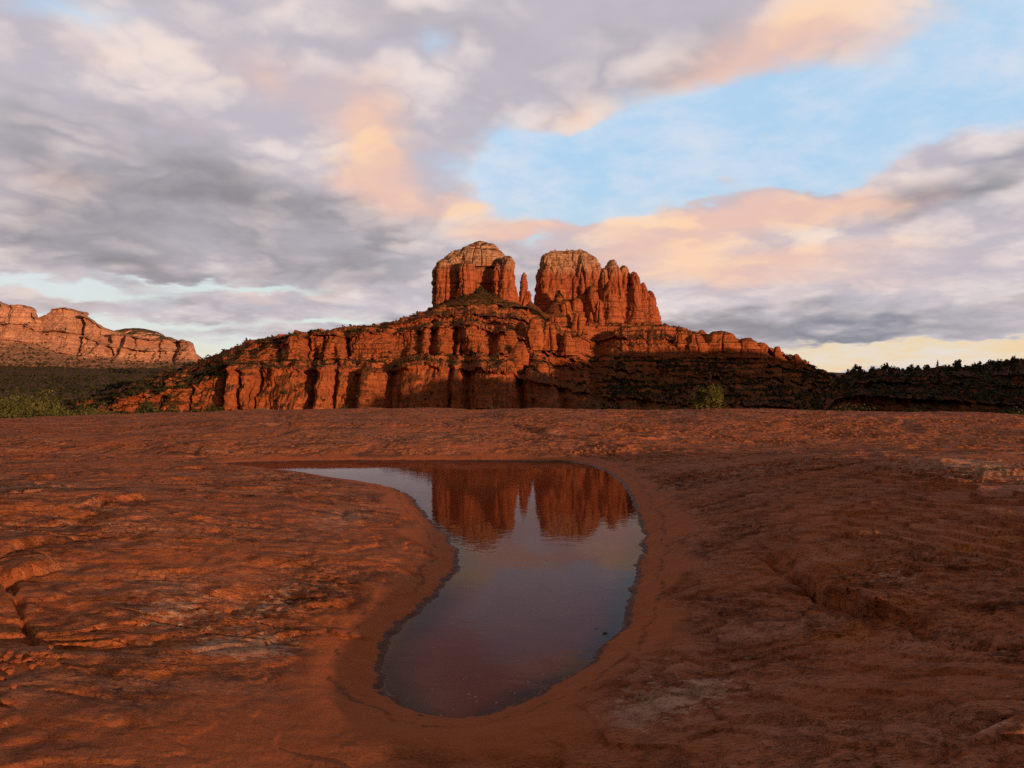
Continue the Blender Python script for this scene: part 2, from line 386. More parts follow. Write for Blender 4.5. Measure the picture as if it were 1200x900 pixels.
# ------------------------------------------------------------------ cliffs built from cross-sections
def section_sheet(stations, seg_counts, cliff_segs, u0, u1, nu, amp, scale, gully=(), butt=(), seed=0.0, veg_segs=None, ledge=1.0, jit=0.0, tier=1.0, slope=1.0):
    """stations: list of (u, [(distance, v), ...]); returns V, Q, attributes of a sheet of rock whose cliffs
    carry columns, gullies and ledges as real relief"""
    us = np.array([s[0] for s in stations], float)
    K = len(stations[0][1])
    Y = np.array([[k[0] for k in s[1]] for s in stations], float); Vv = np.array([[k[1] for k in s[1]] for s in stations], float)
    u = np.linspace(u0, u1, nu)
    wob = 4 * fbm(u / 30.0, seed, oct=3)
    ky = np.stack([np.interp(u + wob, us, Y[:, k]) for k in range(K)], 0)
    kv = np.stack([np.interp(u + 0.0 * wob, us, Vv[:, k]) for k in range(K)], 0)
    for k in range(1, K - (1 if slope < 1 else 2)):
        kv[k] = kv[k] + jit * (fbm(u / 16.0 + 31 * k, seed + 3.0, oct=4) * (0.5 if k % 2 else 1.0) + np.sign(perlin(u / 9.0, seed + k, 2.0)) * .18) * ss(np.abs(u - us[0]), 0, 60)
    t = [0.0]
    for k, c in enumerate(seg_counts): t += list(k + (np.arange(c) + 1) / c)
    t = np.array(t); n = len(t)
    k0 = np.minimum(t.astype(int), K - 2); f = (t - k0)[:, None]
    # round the lips of the cliffs a little
    y = ky[k0] * (1 - f) + ky[k0 + 1] * f
    v = kv[k0] * (1 - f) + kv[k0 + 1] * f
    x = (u[None, :] - U0) / F * y; z = CAMZ + (VH - v) / F * y
    cl = np.zeros(n)
    for k in cliff_segs: cl = np.maximum(cl, ss(t, k - 0.35, k + 0.15) * ss(-t, -(k + 1.5), -(k + 1.0)))
    CL = cl[:, None] + np.zeros_like(x)
    seg = t[:, None] + np.zeros_like(x)
    S = scale
    col = ridged(x / (17 * S), y / (60 * S) + seed, z / (90 * S) + seed, 3) * 0.55 + fbm(x / (45 * S), y / (90 * S), z / (120 * S) + 5 + seed, 3) * 1.3
    dy = -(col - 0.3) * amp * (0.25 + 0.75 * CL) * np.clip(.75 + fbm(x / (70 * S), y * 0 + seed, 1.5, 2), .25, 1.4)
    ft = np.clip(t - np.floor(t), 0, 1)[:, None]
    # the cliffs break into tiers: irregular ledges part of the way up, blocks of unequal height
    for q_, (lv, wt) in enumerate(((.34, .9), (.62, 1.0), (.80, .7))):
        line = lv + .16 * fbm(x / (26 * S) + 9 * q_, y * 0 + seed, 2.0 + q_, 3)
        amt = np.clip(.35 + 1.1 * fbm(x / (34 * S) + 5 * q_, y * 0 + seed, 6.0 + q_, 3), 0, 1.4)
        dy = dy + ss(ft, line - .02, line + .03) * wt * amt * amp * .75 * CL * tier
    dy = dy - np.clip(.30 - ft, 0, 1) ** 1.5 * amp * 5.0 * CL * np.clip(.5 + fbm(x / (20 * S), y * 0 + seed, 3.3, 3), 0, 1)
    blk = perlin(x / (6.5 * S), y / (30 * S), z / (13 * S) + seed); dy = dy - (ss(blk, -.12, .12) - .5) * amp * .22 * CL * tier
    blk = perlin(x / (3.4 * S), y / (12 * S), z / (5.5 * S) + seed + 7); dy = dy - (ss(blk, -.1, .1) - .5) * amp * .13 * CL * min(1, tier + .15)
    strata = fbm(x / (120 * S), y / (120 * S), z / (5.0 * S) + seed, 4, 0.6)
    dy = dy - strata * amp * 0.28 * ledge * CL
    strat2 = ss(perlin(x / (200 * S), y / (200 * S), z / (9 * S) + 3 * seed), -0.1, 0.1)
    dy = dy - strat2 * amp * 0.16 * ledge * CL
    for (gu, wd, dep, k_lo, k_hi) in gully:
        ux = u[None, :] + (3 * perlin(z / 25.0, seed + gu, 0.0) + 1.5 * perlin(z / 9.0, seed + gu, 0.0)) / S
        hh = np.clip((seg - k_lo) / max(k_hi - k_lo, .1), 0, 1)
        prof = np.exp(-np.abs((ux - gu) / (wd * (.45 + .85 * hh))) ** 2.2)
        dy = dy + prof * dep * ss(seg, k_lo - 0.6, k_lo + 0.1) * ss(-seg, -(k_hi + 0.8), -k_hi)
    for (bu, wd, dep, k_lo, k_hi) in butt:
        ux = u[None, :]
        prof = np.sqrt(np.clip(1 - ((ux - bu) / wd) ** 2, 0, 1))
        dy = dy - prof * dep * ss(seg, k_lo - 0.6, k_lo) * ss(-seg, -(k_hi + 0.5), -(k_hi - 0.05))
    y2 = y + dy
    # relief of the slopes
    zz = z + (fbm(x / (22 * S), y / (22 * S), 7 + seed, 4) * 3.2 * S + np.abs(perlin(x / (9 * S), y / (9 * S), seed)) * 2.0 * S) * slope * (1 - CL) * ss(seg, 0.3, 1)
    # small benches on the slopes
    stp = 6.0 * S; q = zz / stp + 0.6 * perlin(x / (50 * S), y / (50 * S), 1 + seed); fr = q - np.floor(q)
    zz = zz + (ss(fr, 0.25, 0.75) - fr) * stp * 0.75 * slope * (1 - CL) * ss(seg, 0.3, 1)
    x2 = x + CL * amp * 0.15 * fbm(x / (12 * S), z / (14 * S), y / (12 * S) + seed, 3)
    V = np.stack([x2, y2, zz], -1).reshape(-1, 3)
    N = grid_normals(V, n, nu)
    # fine rock relief along the normal
    d3 = fbm(V[:, 0] / (7 * S), V[:, 1] / (7 * S), V[:, 2] / (4.5 * S) + seed, 4, 0.6)
    V = V + N * (d3 * 1.1 * S * (0.4 + 0.6 * CL.ravel()))[:, None]
    Q = grid_faces(n, nu)
    return V, Q, {'cl': CL.ravel(), 'u': (u[None, :] + np.zeros_like(x)).ravel(), 'seg': seg.ravel(), 'nz': np.abs(N[:, 2])}

def loft(u, v_top, v_bot, hw, y, depth=None, seed=0.0, dome=0.35, taper=0.06, flute=0.10, fscale=9.0, nseg=110, nz=80, sq=2.6, lean=0.0, S=1.0, bulge=0.0):
    """one buttress or pillar of rock, centred at column u, hw = half width in pixels of the photograph"""
    c = px(u, v_bot, y); top = px(u, v_top, y); H = top[2] - c[2]; r = hw / F * y; ry = depth if depth else r
    tt = np.concatenate([np.linspace(0, 1 - dome, nz - nz // 2, endpoint=False), 1 - dome + dome * np.sin(np.linspace(0, np.pi / 2, nz // 2))])
    th = np.linspace(0, 2 * np.pi, nseg, endpoint=False)
    T, TH = np.meshgrid(tt, th, indexing='ij')
    e = np.clip((T - (1 - dome)) / dome, 0, 1)
    prof = (1 + taper * (1 - T)) * np.power(np.clip(1 - e ** 2.4, 0, 1), 0.5) + bulge * np.sin(np.pi * np.clip(T, 0, 1))
    ce, se = np.cos(TH), np.sin(TH)
    sup = (np.abs(ce) ** sq + np.abs(se) ** sq) ** (-1 / sq)
    X = c[0] + r * sup * ce * prof + lean * T * r; Y = y + ry * sup * se * prof; Z = c[2] + H * T
    fl = ridged(X / (fscale * S), Y / (fscale * S), Z / (fscale * 6 * S) + seed, 2)
    big = fbm(X / (30 * S), Y / (30 * S), Z / (70 * S) + seed, 3)
    st = fbm(X / (100 * S), Y / (100 * S), Z / (4.5 * S) + seed * 0.3, 4, 0.6)
    st2 = ss(perlin(X / (150 * S), Y / (150 * S), Z / (11 * S) + 2.2), -0.12, 0.12) - 0.5
    amp = min(r, ry)
    k = amp * flute * (0.35 + 0.65 * (1 - e)) 
    off = (fl - 0.3) * k * 0.45 + big * k * 1.3 + st * 0.9 * S + st2 * 1.4 * S
    blk = perlin(X / (8 * S), Y / (8 * S), Z / (22 * S) + seed); off = off + (ss(blk, -.1, .1) - .5) * 1.5 * S * min(1, amp / (12 * S)) * (1 - .8 * e)
    blk = perlin(X / (4 * S), Y / (4 * S), Z / (6 * S) + seed + 9); off = off + (ss(blk, -.1, .1) - .5) * .6 * S * min(1, amp / (12 * S)) * (1 - .8 * e)
    for q_ in range(4):       # set-backs where a softer bed has weathered
        lv = .18 + .22 * q_ + .05 * math.sin(seed * 7 + q_ * 3) + .035 * fbm(X / (18 * S), Y / (18 * S), seed + q_ * 5, 3)
        off = off + (1 - e) ** .7 * (.5 - ss(T, lv - .006, lv + .012)) * S * (1.5 + 1.2 * math.sin(seed * 5 + q_)) * min(1, amp / (10 * S)) - 1.1 * S * np.exp(-((T - lv) / .012) ** 2) * min(1, amp / (10 * S))
    # joints: deep narrow vertical clefts
    jn = np.abs(perlin(X / (20 * S), Y / (20 * S), seed + 40 + Z / (160 * S)))
    off = off - np.exp(-(jn / 0.055) ** 2) * 3.4 * S * (1 - e * 0.5)
    off = np.where(e > .5, np.minimum(off, .25 * amp), off) * (1 - ss(e, .80, 1.0))
    X = X + ce * off; Y = Y + se * off
    Z = Z + e * (fbm(X / (10 * S), Y / (10 * S), seed + 3, 4, .6) * 0.10 * min(H, 3 * r) * 0.5)
    V = np.stack([X, Y, Z], -1).reshape(-1, 3)
    Q = grid_faces(len(tt), nseg, wrap=True)
    return V, Q
def join(parts):
    Vs, Qs, n = [], [], 0
    for V, Q in parts: Vs.append(V); Qs.append(Q + n); n += len(V)
    return np.concatenate(Vs), np.concatenate(Qs)

cliff_mat = cliff_material('red sandstone cliff', 1.0, red=(0.45, 0.140, 0.056), veg=(0.060, 0.046, 0.020))
butte_mat = cliff_material('banded sandstone butte', 1.0, red=(0.46, 0.145, 0.065), buff_z=(152.0, 176.0), veg=(0.05, 0.045, 0.02))
mesa_mat = cliff_material('far sandstone mesa', 3.0, red=(0.65, 0.36, 0.25), buff=(0.65, 0.41, 0.30), buff_z=(300.0, 360.0), veg=(0.035, 0.038, 0.018))  # reds raised paler, distance haze put into the colour

B0 = (560, 505)
hill_st = [
 (40,  [B0,(600,494),(603.3,493),(640,487),(643.3,486),(690,482),(695,481),(740,479),(1000,486)]),
 (90,  [B0,(600,492),(603.9,489),(640,483),(643.3,482),(690,478),(695,477),(740,474),(1000,484)]),
 (120, [B0,(600,489),(608.4,481),(650,475),(653.3,474),(700,470),(705,469),(750,465),(1000,480)]),
 (163, [B0,(598,487),(612.6,465),(650,459),(653.3,458),(700,455),(705,454),(760,449),(1000,478)]),
 (200, [B0,(600,487),(618.1,460),(660,450),(664.6,448),(710,443),(715,441),(780,437),(1000,472)]),
 (240, [B0,(605,486),(627.1,449),(670,438),(674.6,436),(720,430),(725,428),(800,423),(1000,462)]),
 (283, [B0,(610,485),(637.3,434),(680,422),(684.6,420),(730,412),(735,410),(810,405),(1000,440)]),
 (320, [B0,(612,484),(641.6,432),(690,424),(702.2,410),(740,404),(746,400),(830,396),(1000,430)]),
 (350, [B0,(614,484),(643.3,433),(690,421),(709.5,396),(750,394),(755,393),(850,391),(1000,430)]),
 (400, [B0,(616,484),(645.6,432),(694,421),(717,391),(760,388),(765,387.5),(860,386),(1000,430)]),
 (450, [B0,(618,482),(647.8,436),(700,418),(724.4,390),(770,387),(776,385),(880,381),(1000,420)]),
 (490, [B0,(622,480),(655.3,429),(712,414),(736.4,386),(790,381),(800,375),(900,368),(1010,410)]),
 (520, [B0,(624,480),(659,430),(716,414),(743.3,383),(800,377),(815,371),(910,359),(1020,400)]),
 (560, [B0,(626,478),(657.2,434),(720,414),(749.3,383),(810,374),(825,367),(920,358),(1050,390)]),
 (600, [B0,(628,478),(656,438),(724,418),(751.8,392),(800,380),(830,371),(930,362),(1050,390)]),
 (640, [B0,(628,480),(655,450),(740,424),(763.6,412),(800,405),(840,386),(930,374),(1050,390)]),
 (680, [B0,(628,482),(657.5,457),(750,432),(777.4,424),(830,413),(860,397),(950,380),(1060,385)]),
 (720, [B0,(628,483),(655.1,466),(760,441),(793,431),(850,417),(880,394),(960,379),(1060,385)]),
 (780, [B0,(630,484),(658.6,472),(770,448),(802.4,440),(860,420),(890,399),(960,380),(1060,400)]),
 (830, [B0,(630,484),(658,474),(780,450),(812.1,443),(870,420),(892,402),(940,393),(1040,415)]),
 (870, [B0,(632,484),(657.7,475),(790,450),(822.1,443),(875,422),(895,407),(930,397),(1030,430)]),
 (910, [B0,(632,484),(657.4,476),(800,450),(831.8,444),(880,428),(900,417),(920,411),(1020,450)]),
 (945, [B0,(634,485),(657.1,478),(800,456),(831.8,450),(880,438),(900,432),(920,427),(1010,465)]),
 (980, [B0,(634,486),(656.8,480),(800,463),(831.2,459),(880,450),(900,447),(920,443),(1010,475)]),
 (1060,[B0,(634,488),(655.9,485),(800,476),(830.6,474),(880,472),(900,471),(920,470),(1010,488)]),
]
hill_gully = [(368, 4, 13, 1, 3), (392, 4, 14, 1, 3), (405, 4, 17, 3, 5), (362, 3, 12, 3, 5), (415, 10, 16, 1, 2), (527, 5, 13, 1, 3), (547, 8, 17, 1, 3), (303, 3, 18, 1, 2.4), (263, 3, 12, 1, 2),
              (455, 8, 22, 1, 2.2), (470, 20, 14, 3, 5), (505, 4, 12, 3, 5), (533, 5, 14, 3, 5), (572, 12, 18, 3, 5), (610, 8, 30, 1, 3), (660, 12, 24, 1, 3), (700, 14, 40, 2, 6), (760, 20, 20, 1, 4), (300, 2, 10, 1, 2), (185, 3, 8, 1, 2), (220, 3, 10, 1, 2)]
hill_butt = [(345, 15, 14, 3, 4.3), (392, 11, 14, 3, 4.3), (499, 6, 11, 3, 4.3), (519, 7, 12, 3, 4.3), (550, 9, 14, 3, 4.3), (381, 7, 20, 1, 2.4), (278, 7, 14, 1, 2.2), (296, 9, 16, 1, 2.2), (340, 20, 10, 1, 2.2),
             (433, 12, 20, 1, 1.9), (495, 26, 18, 1, 2.3), (578, 22, 22, 1, 2.2), (640, 15, 14, 1, 2)]
hV, hQ, hA = section_sheet(hill_st, [20, 14, 90, 60, 70, 45, 40, 40, 18], (1, 3, 5), 40, 1060, 1250, 6.2, 1.0, hill_gully, hill_butt, 0.37, jit=4.5, tier=1.0, ledge=1.4)
pil = [  # rounded outcrops standing on the ledges
 loft(598, 386, 408, 6.5, 752, seed=1.1, dome=.4, taper=.05, flute=.16, nseg=60, nz=40), loft(627, 372, 411, 8, 756, seed=2.1, dome=.3, flute=.16, nseg=70, nz=50),
 loft(643.5, 380, 411, 7.5, 768, seed=3.1, dome=.3, flute=.16, nseg=70, nz=50), loft(664, 390, 417, 9, 772, seed=4.1, dome=.45, flute=.18, nseg=70, nz=50), loft(652, 386, 410, 8, 786, seed=4.6, dome=.45, flute=.18, nseg=70, nz=50),
 loft(610, 378, 408, 9, 775, seed=4.9, dome=.45, flute=.18, nseg=70, nz=50), loft(635, 424, 452, 8, 700, seed=5.7, dome=.45, flute=.2, nseg=60, nz=40), loft(604, 419, 440, 8, 715, seed=5.9, dome=.45, flute=.2, nseg=60, nz=40),
 loft(797, 389, 414, 8, 890, seed=5.1, dome=.5, flute=.2, nseg=60, nz=40), loft(814, 391, 416, 11, 888, seed=6.1, dome=.55, flute=.2, nseg=70, nz=40), loft(845, 388, 420, 20, 895, seed=7.1, dome=.6, flute=.14, nseg=90, nz=50, depth=18),
 loft(876, 396, 420, 12, 890, seed=8.1, dome=.6, flute=.2, nseg=70, nz=40), loft(891, 401, 421, 9, 892, seed=9.1, dome=.55, flute=.2, nseg=60, nz=40), loft(911, 406, 424, 6, 895, seed=10.1, dome=.5, flute=.2, nseg=50, nz=36),
 loft(933, 415, 432, 7, 900, seed=11.1, dome=.6, flute=.2, nseg=50, nz=30), loft(822, 386, 396, 5, 920, seed=11.6, dome=.6, flute=.2, nseg=50, nz=30), loft(677, 366, 392, 8, 905, seed=12.6, dome=.5, flute=.2, nseg=60, nz=40), loft(662, 352, 392, 9, 925, seed=12.9, dome=.5, flute=.2, nseg=60, nz=40),
 loft(655, 368, 392, 15, 920, seed=13.3, dome=.8, flute=.2, nseg=60, nz=40), loft(619, 362, 384, 3, 905, seed=13.9, dome=.5, taper=.5, flute=.2, nseg=40, nz=30), loft(608, 402, 430, 9, 725, seed=15.9, dome=.5, flute=.2, nseg=60, nz=40)]
# talus cone at the foot of the left butte, and the one below the right butte
def cone(u, v_top, v_bot, hw, y, seed, depth):
    V, Q = loft(u, v_top, v_bot, hw, y, depth=depth, seed=seed, dome=.98, taper=0, flute=.1, nseg=120, nz=60, sq=2)
    return V, Q
def talus(u, v_top, v_bot, hw, y, depth, seed):
    n, m = 50, 120
    c = px(u, v_bot, y); top = px(u, v_top, y); H = top[2] - c[2]; r = hw / F * y
    t = np.linspace(0, 1, n)[:, None]; th = np.linspace(0, 2 * np.pi, m, endpoint=False)[None, :]
    rad = (1 - t) ** 1.15
    X = c[0] + r * rad * np.cos(th); Y = y + depth * rad * np.sin(th); Z = c[2] + H * t + 0 * th
    Z = Z + fbm(X / 14, Y / 14, seed, 4) * 3.0 * (1 - t)
    return np.stack([X, Y, Z], -1).reshape(-1, 3), grid_faces(n, m, wrap=True)
tal = [talus(563, 337, 364, 62, 985, 60, 1.0), talus(655, 342, 385, 34, 995, 40, 2.0), talus(622, 352, 380, 34, 985, 40, 3.0)]
V, Q = join([(hV, hQ[:, ::-1])] + pil + tal)
u_all = U0 + V[:, 0] / V[:, 1] * F; v_all = VH - (V[:, 2] - CAMZ) / V[:, 1] * F
vegA = np.full(len(V), 0.75, np.float32)
vegA[len(hV) + sum(len(p[0]) for p in pil):] = 1.35
vegA += 0.35 * ss(u_all, 640, 760) * ss(v_all, 405, 430) + 0.4 * ss(-u_all, -330, -250)
hill = obj('hill', make_mesh('hill', V, Q, False, {'veg': np.clip(vegA, 0, 1)}), cliff_mat, kind='structure',
           label='terraced red sandstone hill of ledges and cliffs under the two buttes', category='hill')

# ---- the two buttes and the spire
V, Q = join([
 loft(553, 292, 372, 37, 1034, depth=30, seed=20, dome=.34, taper=.10, flute=.06, nseg=260, nz=120, sq=3),       # core
 loft(564, 283.5, 316, 25, 1030, depth=24, seed=21, dome=.8, taper=.22, flute=.05, nseg=200, nz=80, sq=2.2),      # cap
 loft(520.5, 304.5, 372, 12, 1012, depth=22, seed=22, dome=.22, taper=.10, flute=.14, nseg=150, nz=100, sq=2.6),   # left shoulder
 loft(533, 301, 372, 11, 1014, depth=20, seed=22.5, dome=.25, taper=.08, flute=.14, nseg=140, nz=100),
 loft(548, 305, 366, 11.0, 988, depth=17, seed=23, dome=.24, taper=.07, flute=.15, nseg=150, nz=100, sq=2.4),       # central pillar
 loft(584, 309, 372, 8.0, 997, depth=18, seed=24, dome=.25, taper=.10, flute=.18, nseg=140, nz=100),
 loft(594.5, 301, 374, 8.6, 1000, depth=24, seed=25, dome=.16, taper=.22, flute=.18, nseg=150, nz=100, sq=3)])
butte_l = obj('rock_butte', make_mesh('rock_butte', V, Q, False, {'veg': np.full(len(V), 0.9)}), butte_mat,
    label='domed red sandstone butte with a pale cap and a round central pillar', category='butte')
V, Q = join([
 loft(663, 296.5, 390, 32, 1040, depth=26, seed=30, dome=.08, taper=.04, flute=.035, nseg=260, nz=120, sq=4.6),       # big face
 loft(660, 294.8, 330, 20, 1038, depth=20, seed=31, dome=.30, taper=.1, flute=.08, nseg=140, nz=60),
 loft(687, 298.5, 390, 15, 1030, depth=22, seed=32, dome=.16, taper=.12, flute=.14, nseg=160, nz=100),
 loft(698, 309, 390, 10, 1026, depth=22, seed=33, dome=.28, taper=.12, flute=.14, nseg=140, nz=100),
 loft(631, 316, 366, 4, 1040, depth=12, seed=34, dome=.3, taper=.05, flute=.16, nseg=70, nz=60),
 loft(717.5, 305, 392, 12, 1020, depth=20, seed=35, dome=.34, taper=.28, flute=.16, nseg=170, nz=110, fscale=7),
 loft(707.5, 314, 392, 6, 1014, depth=14, seed=36, dome=.3, taper=.3, flute=.16, nseg=120, nz=90, fscale=7),
 loft(731, 311, 392, 8, 1022, depth=18, seed=37, dome=.3, taper=.32, flute=.18, nseg=140, nz=100, fscale=7),
 loft(743, 319, 392, 8.5, 1010, depth=18, seed=38, dome=.25, taper=.25, flute=.18, nseg=140, nz=100, fscale=7),
 loft(752.5, 332, 392, 7.5, 1012, depth=16, seed=39, dome=.25, taper=.3, flute=.18, nseg=120, nz=90, fscale=7),
 loft(761, 341, 392, 7, 1014, depth=16, seed=40, dome=.3, taper=.45, flute=.18, nseg=120, nz=90, fscale=7),
 loft(716, 330, 390, 9, 1004, depth=14, seed=41, dome=.25, taper=.15, flute=.18, nseg=120, nz=90, fscale=7),
 loft(694, 335, 384, 6, 1006, depth=12, seed=42, dome=.3, taper=.25, flute=.16, nseg=90, nz=70),
 loft(675, 349, 390, 8, 1004, depth=14, seed=43, dome=.35, taper=.3, flute=.16, nseg=90, nz=70),
 loft(702, 350, 392, 5, 1000, depth=12, seed=44, dome=.35, taper=.25, flute=.16, nseg=90, nz=70)])
obj('rock_butte', make_mesh('rock_butte', V, Q, False, {'veg': np.full(len(V), 0.6)}), butte_mat,
    label='broad red sandstone butte with a flat wall and stepped jagged fins', category='butte')
V, Q = join([
 loft(614.3, 319, 372, 3.9, 1030, depth=7, seed=50, dome=.12, taper=.75, flute=.22, nseg=90, nz=100, fscale=5),
 loft(619.5, 341, 372, 3.6, 1031, depth=6, seed=51, dome=.2, taper=.6, flute=.22, nseg=80, nz=70, fscale=5),
 loft(604.9, 337, 372, 1.5, 1034, depth=3, seed=52, dome=.2, taper=.6, flute=.2, nseg=50, nz=60, fscale=5),
 loft(610.5, 338, 372, 2.5, 1033, depth=4, seed=53, dome=.2, taper=.6, flute=.2, nseg=50, nz=60, fscale=5)])
obj('rock_spire', make_mesh('rock_spire', V, Q, False, {'veg': np.zeros(len(V))}), butte_mat,
    label='slender red rock spire standing in the gap between the two buttes', category='spire')

# ---- far mesa on the left
def mesa_station(u, vb, vc, vt, vcr=None):
    vcr = vt - 1 if vcr is None else vcr
    return (u, [(2200, 452), (2600, vb), (2850, vc), (2895, vc - (vc - vt) * .47), (2901, vc - (vc - vt) * .49), (2945, vt), (3050, vcr), (3600, vt + 45)])
mesa_st = [mesa_station(-420, 438, 396, 350), mesa_station(-300, 438, 398, 340), mesa_station(-200, 438, 396, 352), mesa_station(-100, 438, 396, 344), mesa_station(-40, 437, 396, 352), mesa_station(0, 436, 397, 355),
 mesa_station(14, 436, 399, 361), mesa_station(22, 436, 400, 359), mesa_station(28, 436, 401, 358.5), mesa_station(36, 436, 402, 361), mesa_station(47, 436, 404, 374, 374), mesa_station(57, 436, 408, 369), mesa_station(66, 436, 411, 363), mesa_station(75, 436, 413, 361.5), mesa_station(84, 436, 415, 363.5),
 mesa_station(90, 436, 416, 365), mesa_station(105, 436, 417, 374), mesa_station(125, 437, 419, 387), mesa_station(137, 437, 420, 393), mesa_station(150, 438, 422, 393), mesa_station(175, 438, 424, 398), mesa_station(200, 438, 422, 399), mesa_station(222, 438, 420, 400.5),
 mesa_station(227, 438, 421, 404), mesa_station(229.5, 438, 422, 415), mesa_station(237, 438, 424, 421), mesa_station(246, 440, 430, 429), mesa_station(300, 448, 444, 443), mesa_station(340, 452, 450, 450)]
mesa_gully = [(38, 2.2, 24, 3, 6), (90, 5, 80, 2, 5.4), (127, 4.5, 70, 2, 5.4), (160, 2, 10, 2, 5.4), (186, 2.5, 16, 2, 5.4), (202, 5, 60, 2, 5.4), (-40, 5, 40, 2, 5.4)]
mV, mQ, mA = section_sheet(mesa_st, [16, 60, 50, 10, 40, 24, 20], (2, 4), -420, 340, 1000, 40.0, 3.0, mesa_gully, (), 2.71, ledge=.5, jit=1.1, tier=.10, slope=.3)
caps = [loft(160, 385, 404, 32, 3250, depth=120, seed=61, dome=.9, taper=.1, flute=.06, nseg=90, nz=40, S=3),
        loft(190, 394, 410, 22, 3250, depth=100, seed=63, dome=.9, taper=.1, flute=.06, nseg=90, nz=40, S=3)]
V, Q = join([(mV, mQ[:, ::-1])] + caps)
va = np.concatenate([.5 * (1 - mA['cl']), np.full(len(V) - len(mV), 1.0)])
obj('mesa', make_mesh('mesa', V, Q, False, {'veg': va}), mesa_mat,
    label='long sunlit red cliff wall far across the valley at the left', category='mesa')

# ---- low ridge on the right, and the high ridge beyond the frame whose shade falls on the valley
R0 = (290, 505)
ridge_st = [
 (930, [R0,(350,494),(354,493),(400,491),(404,490),(450,489),(455,488),(500,487),(640,495)]),
 (962, [R0,(350,489),(356,482),(400,476),(404,474),(450,470),(455,468),(500,466),(640,486)]),
 (978, [R0,(350,486),(358,468),(400,460),(405,456),(450,450),(455,448),(505,445),(640,476)]),
 (1000,[R0,(352,486),(362,462),(405,455),(412,447),(450,444),(456,442),(520,438.5),(640,470)]),
 (1050,[R0,(352,486),(366,466),(410,456),(418,448),(460,445),(464,440),(540,435.5),(660,465)]),
 (1100,[R0,(352,486),(368,468),(412,456),(420,450),(460,446),(464,441),(545,432.5),(660,465)]),
 (1150,[R0,(350,487),(368,472),(412,458),(420,452),(460,447),(464,442),(550,429),(660,460)]),
 (1200,[R0,(345,490),(366,476),(412,460),(420,453),(460,444),(464,438),(560,422),(660,455)]),
 (1300,[R0,(345,490),(366,470),(412,455),(420,446),(460,438),(464,431),(560,413),(660,445)]),
 (1450,[R0,(345,490),(366,468),(412,453),(420,444),(460,436),(464,428),(560,408),(660,440)])]
rV, rQ, rA = section_sheet(ridge_st, [12, 12, 40, 30, 26, 26, 16, 40, 14], (1, 3, 5), 930, 1450, 620, 5.0, .7, [(1010, 3, 10, 1, 3)], [(995, 12, 6, 1, 2)], 5.2, jit=2.5)
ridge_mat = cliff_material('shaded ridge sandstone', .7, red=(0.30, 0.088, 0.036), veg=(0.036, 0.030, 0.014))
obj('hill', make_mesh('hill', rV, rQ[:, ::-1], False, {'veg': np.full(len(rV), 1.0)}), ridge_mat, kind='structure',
    label='low shaded ridge of red ledges topped by a line of dark trees', category='ridge')
def build_shade_ridge():
    n, m = 60, 160
    q = np.linspace(-.25, 1, m)[None, :]; s = np.linspace(-1, 1, n)[:, None]
    bx = 545 + (800 - 545) * q; by = 40 + (1020 - 40) * q
    H = tent(q, [(-.25, -10), (-.22, 40), (-.15, 62), (-.037, 75), (.1, 83), (.279, 103), (.427, 92), (.518, 75), (.65, 52), (.85, 34), (1, 10)])
    H = H * (1 + .10 * fbm(q * 9, 0 * q, 1.0, 4))
    nx, ny = 0.968, -0.252
    X = bx + nx * s * 130; Yy = by + ny * s * 130
    Z = -22 + (H + 22) * (1 - np.abs(s) ** 1.3) + fbm(X / 40, Yy / 40, 3, 4) * 4 * (1 - np.abs(s))
    Vv = np.stack([X + 0 * s, Yy + 0 * s, Z], -1).reshape(-1, 3)
    Qq = grid_faces(n, m)
    obj('hill', make_mesh('hill', Vv, Qq, True, {'veg': np.full(len(Vv), .9)}), cliff_mat, kind='structure',
        label='high wooded ridge that shades the foot of the red hill', category='ridge')
build_shade_ridge()

# ------------------------------------------------------------------ slickrock slab with the pool basin
pool_px = [(262,543.5),(330,541),(430,540),(540,540),(640,540.5),(676,542),(706,550),(727,565),(740,585),(749,610),(753,632),(747,662),(741,690),(733,712),(727,735),(710,756),(682,776),(650,796),(622,812),(590,829),(552,841),(512,842),(478,832),(455,812),(449,785),(451,763),(462,744),(485,722),(508,702),(526,684),(537,662),(533,642),(522,627),(505,610),(492,594),(478,580),(455,571),(425,565),(390,560),(350,553.5),(318,550.5),(290,547)]
def catmull(P, k=8):
    P = np.array(P, float); out = []
    n = len(P)
    for i in range(n):
        p0, p1, p2, p3 = P[i - 1], P[i], P[(i + 1) % n], P[(i + 2) % n]
        for t in np.linspace(0, 1, k, endpoint=False):
            out.append(0.5 * ((2 * p1) + (-p0 + p2) * t + (2 * p0 - 5 * p1 + 4 * p2 - p3) * t * t + (-p0 + 3 * p1 - 3 * p2 + p3) * t ** 3))
    return np.array(out)
pool = np.array([gnd(u, v) for u, v in catmull(pool_px, 5)])
def seg_dist(x, y, A, B):
    d = B - A; L = d @ d + 1e-12
    t = np.clip(((x - A[0]) * d[0] + (y - A[1]) * d[1]) / L, 0, 1)
    return np.hypot(x - A[0] - t * d[0], y - A[1] - t * d[1]), t
def pool_sdf(x, y):
    sh = x.shape; x = x.ravel(); y = y.ravel()
    D = np.full(x.shape, 1e9); inside = np.zeros(x.shape, bool)
    n = len(pool)
    for i in range(n):
        A = pool[i]; B = pool[(i + 1) % n]
        d, _ = seg_dist(x, y, A, B); np.minimum(D, d, out=D)
        c = (A[1] > y) != (B[1] > y)
        inside ^= c & (x < (B[0] - A[0]) * (y - A[1]) / (B[1] - A[1] + 1e-12) + A[0])
    return np.where(inside, -D, D).reshape(sh)

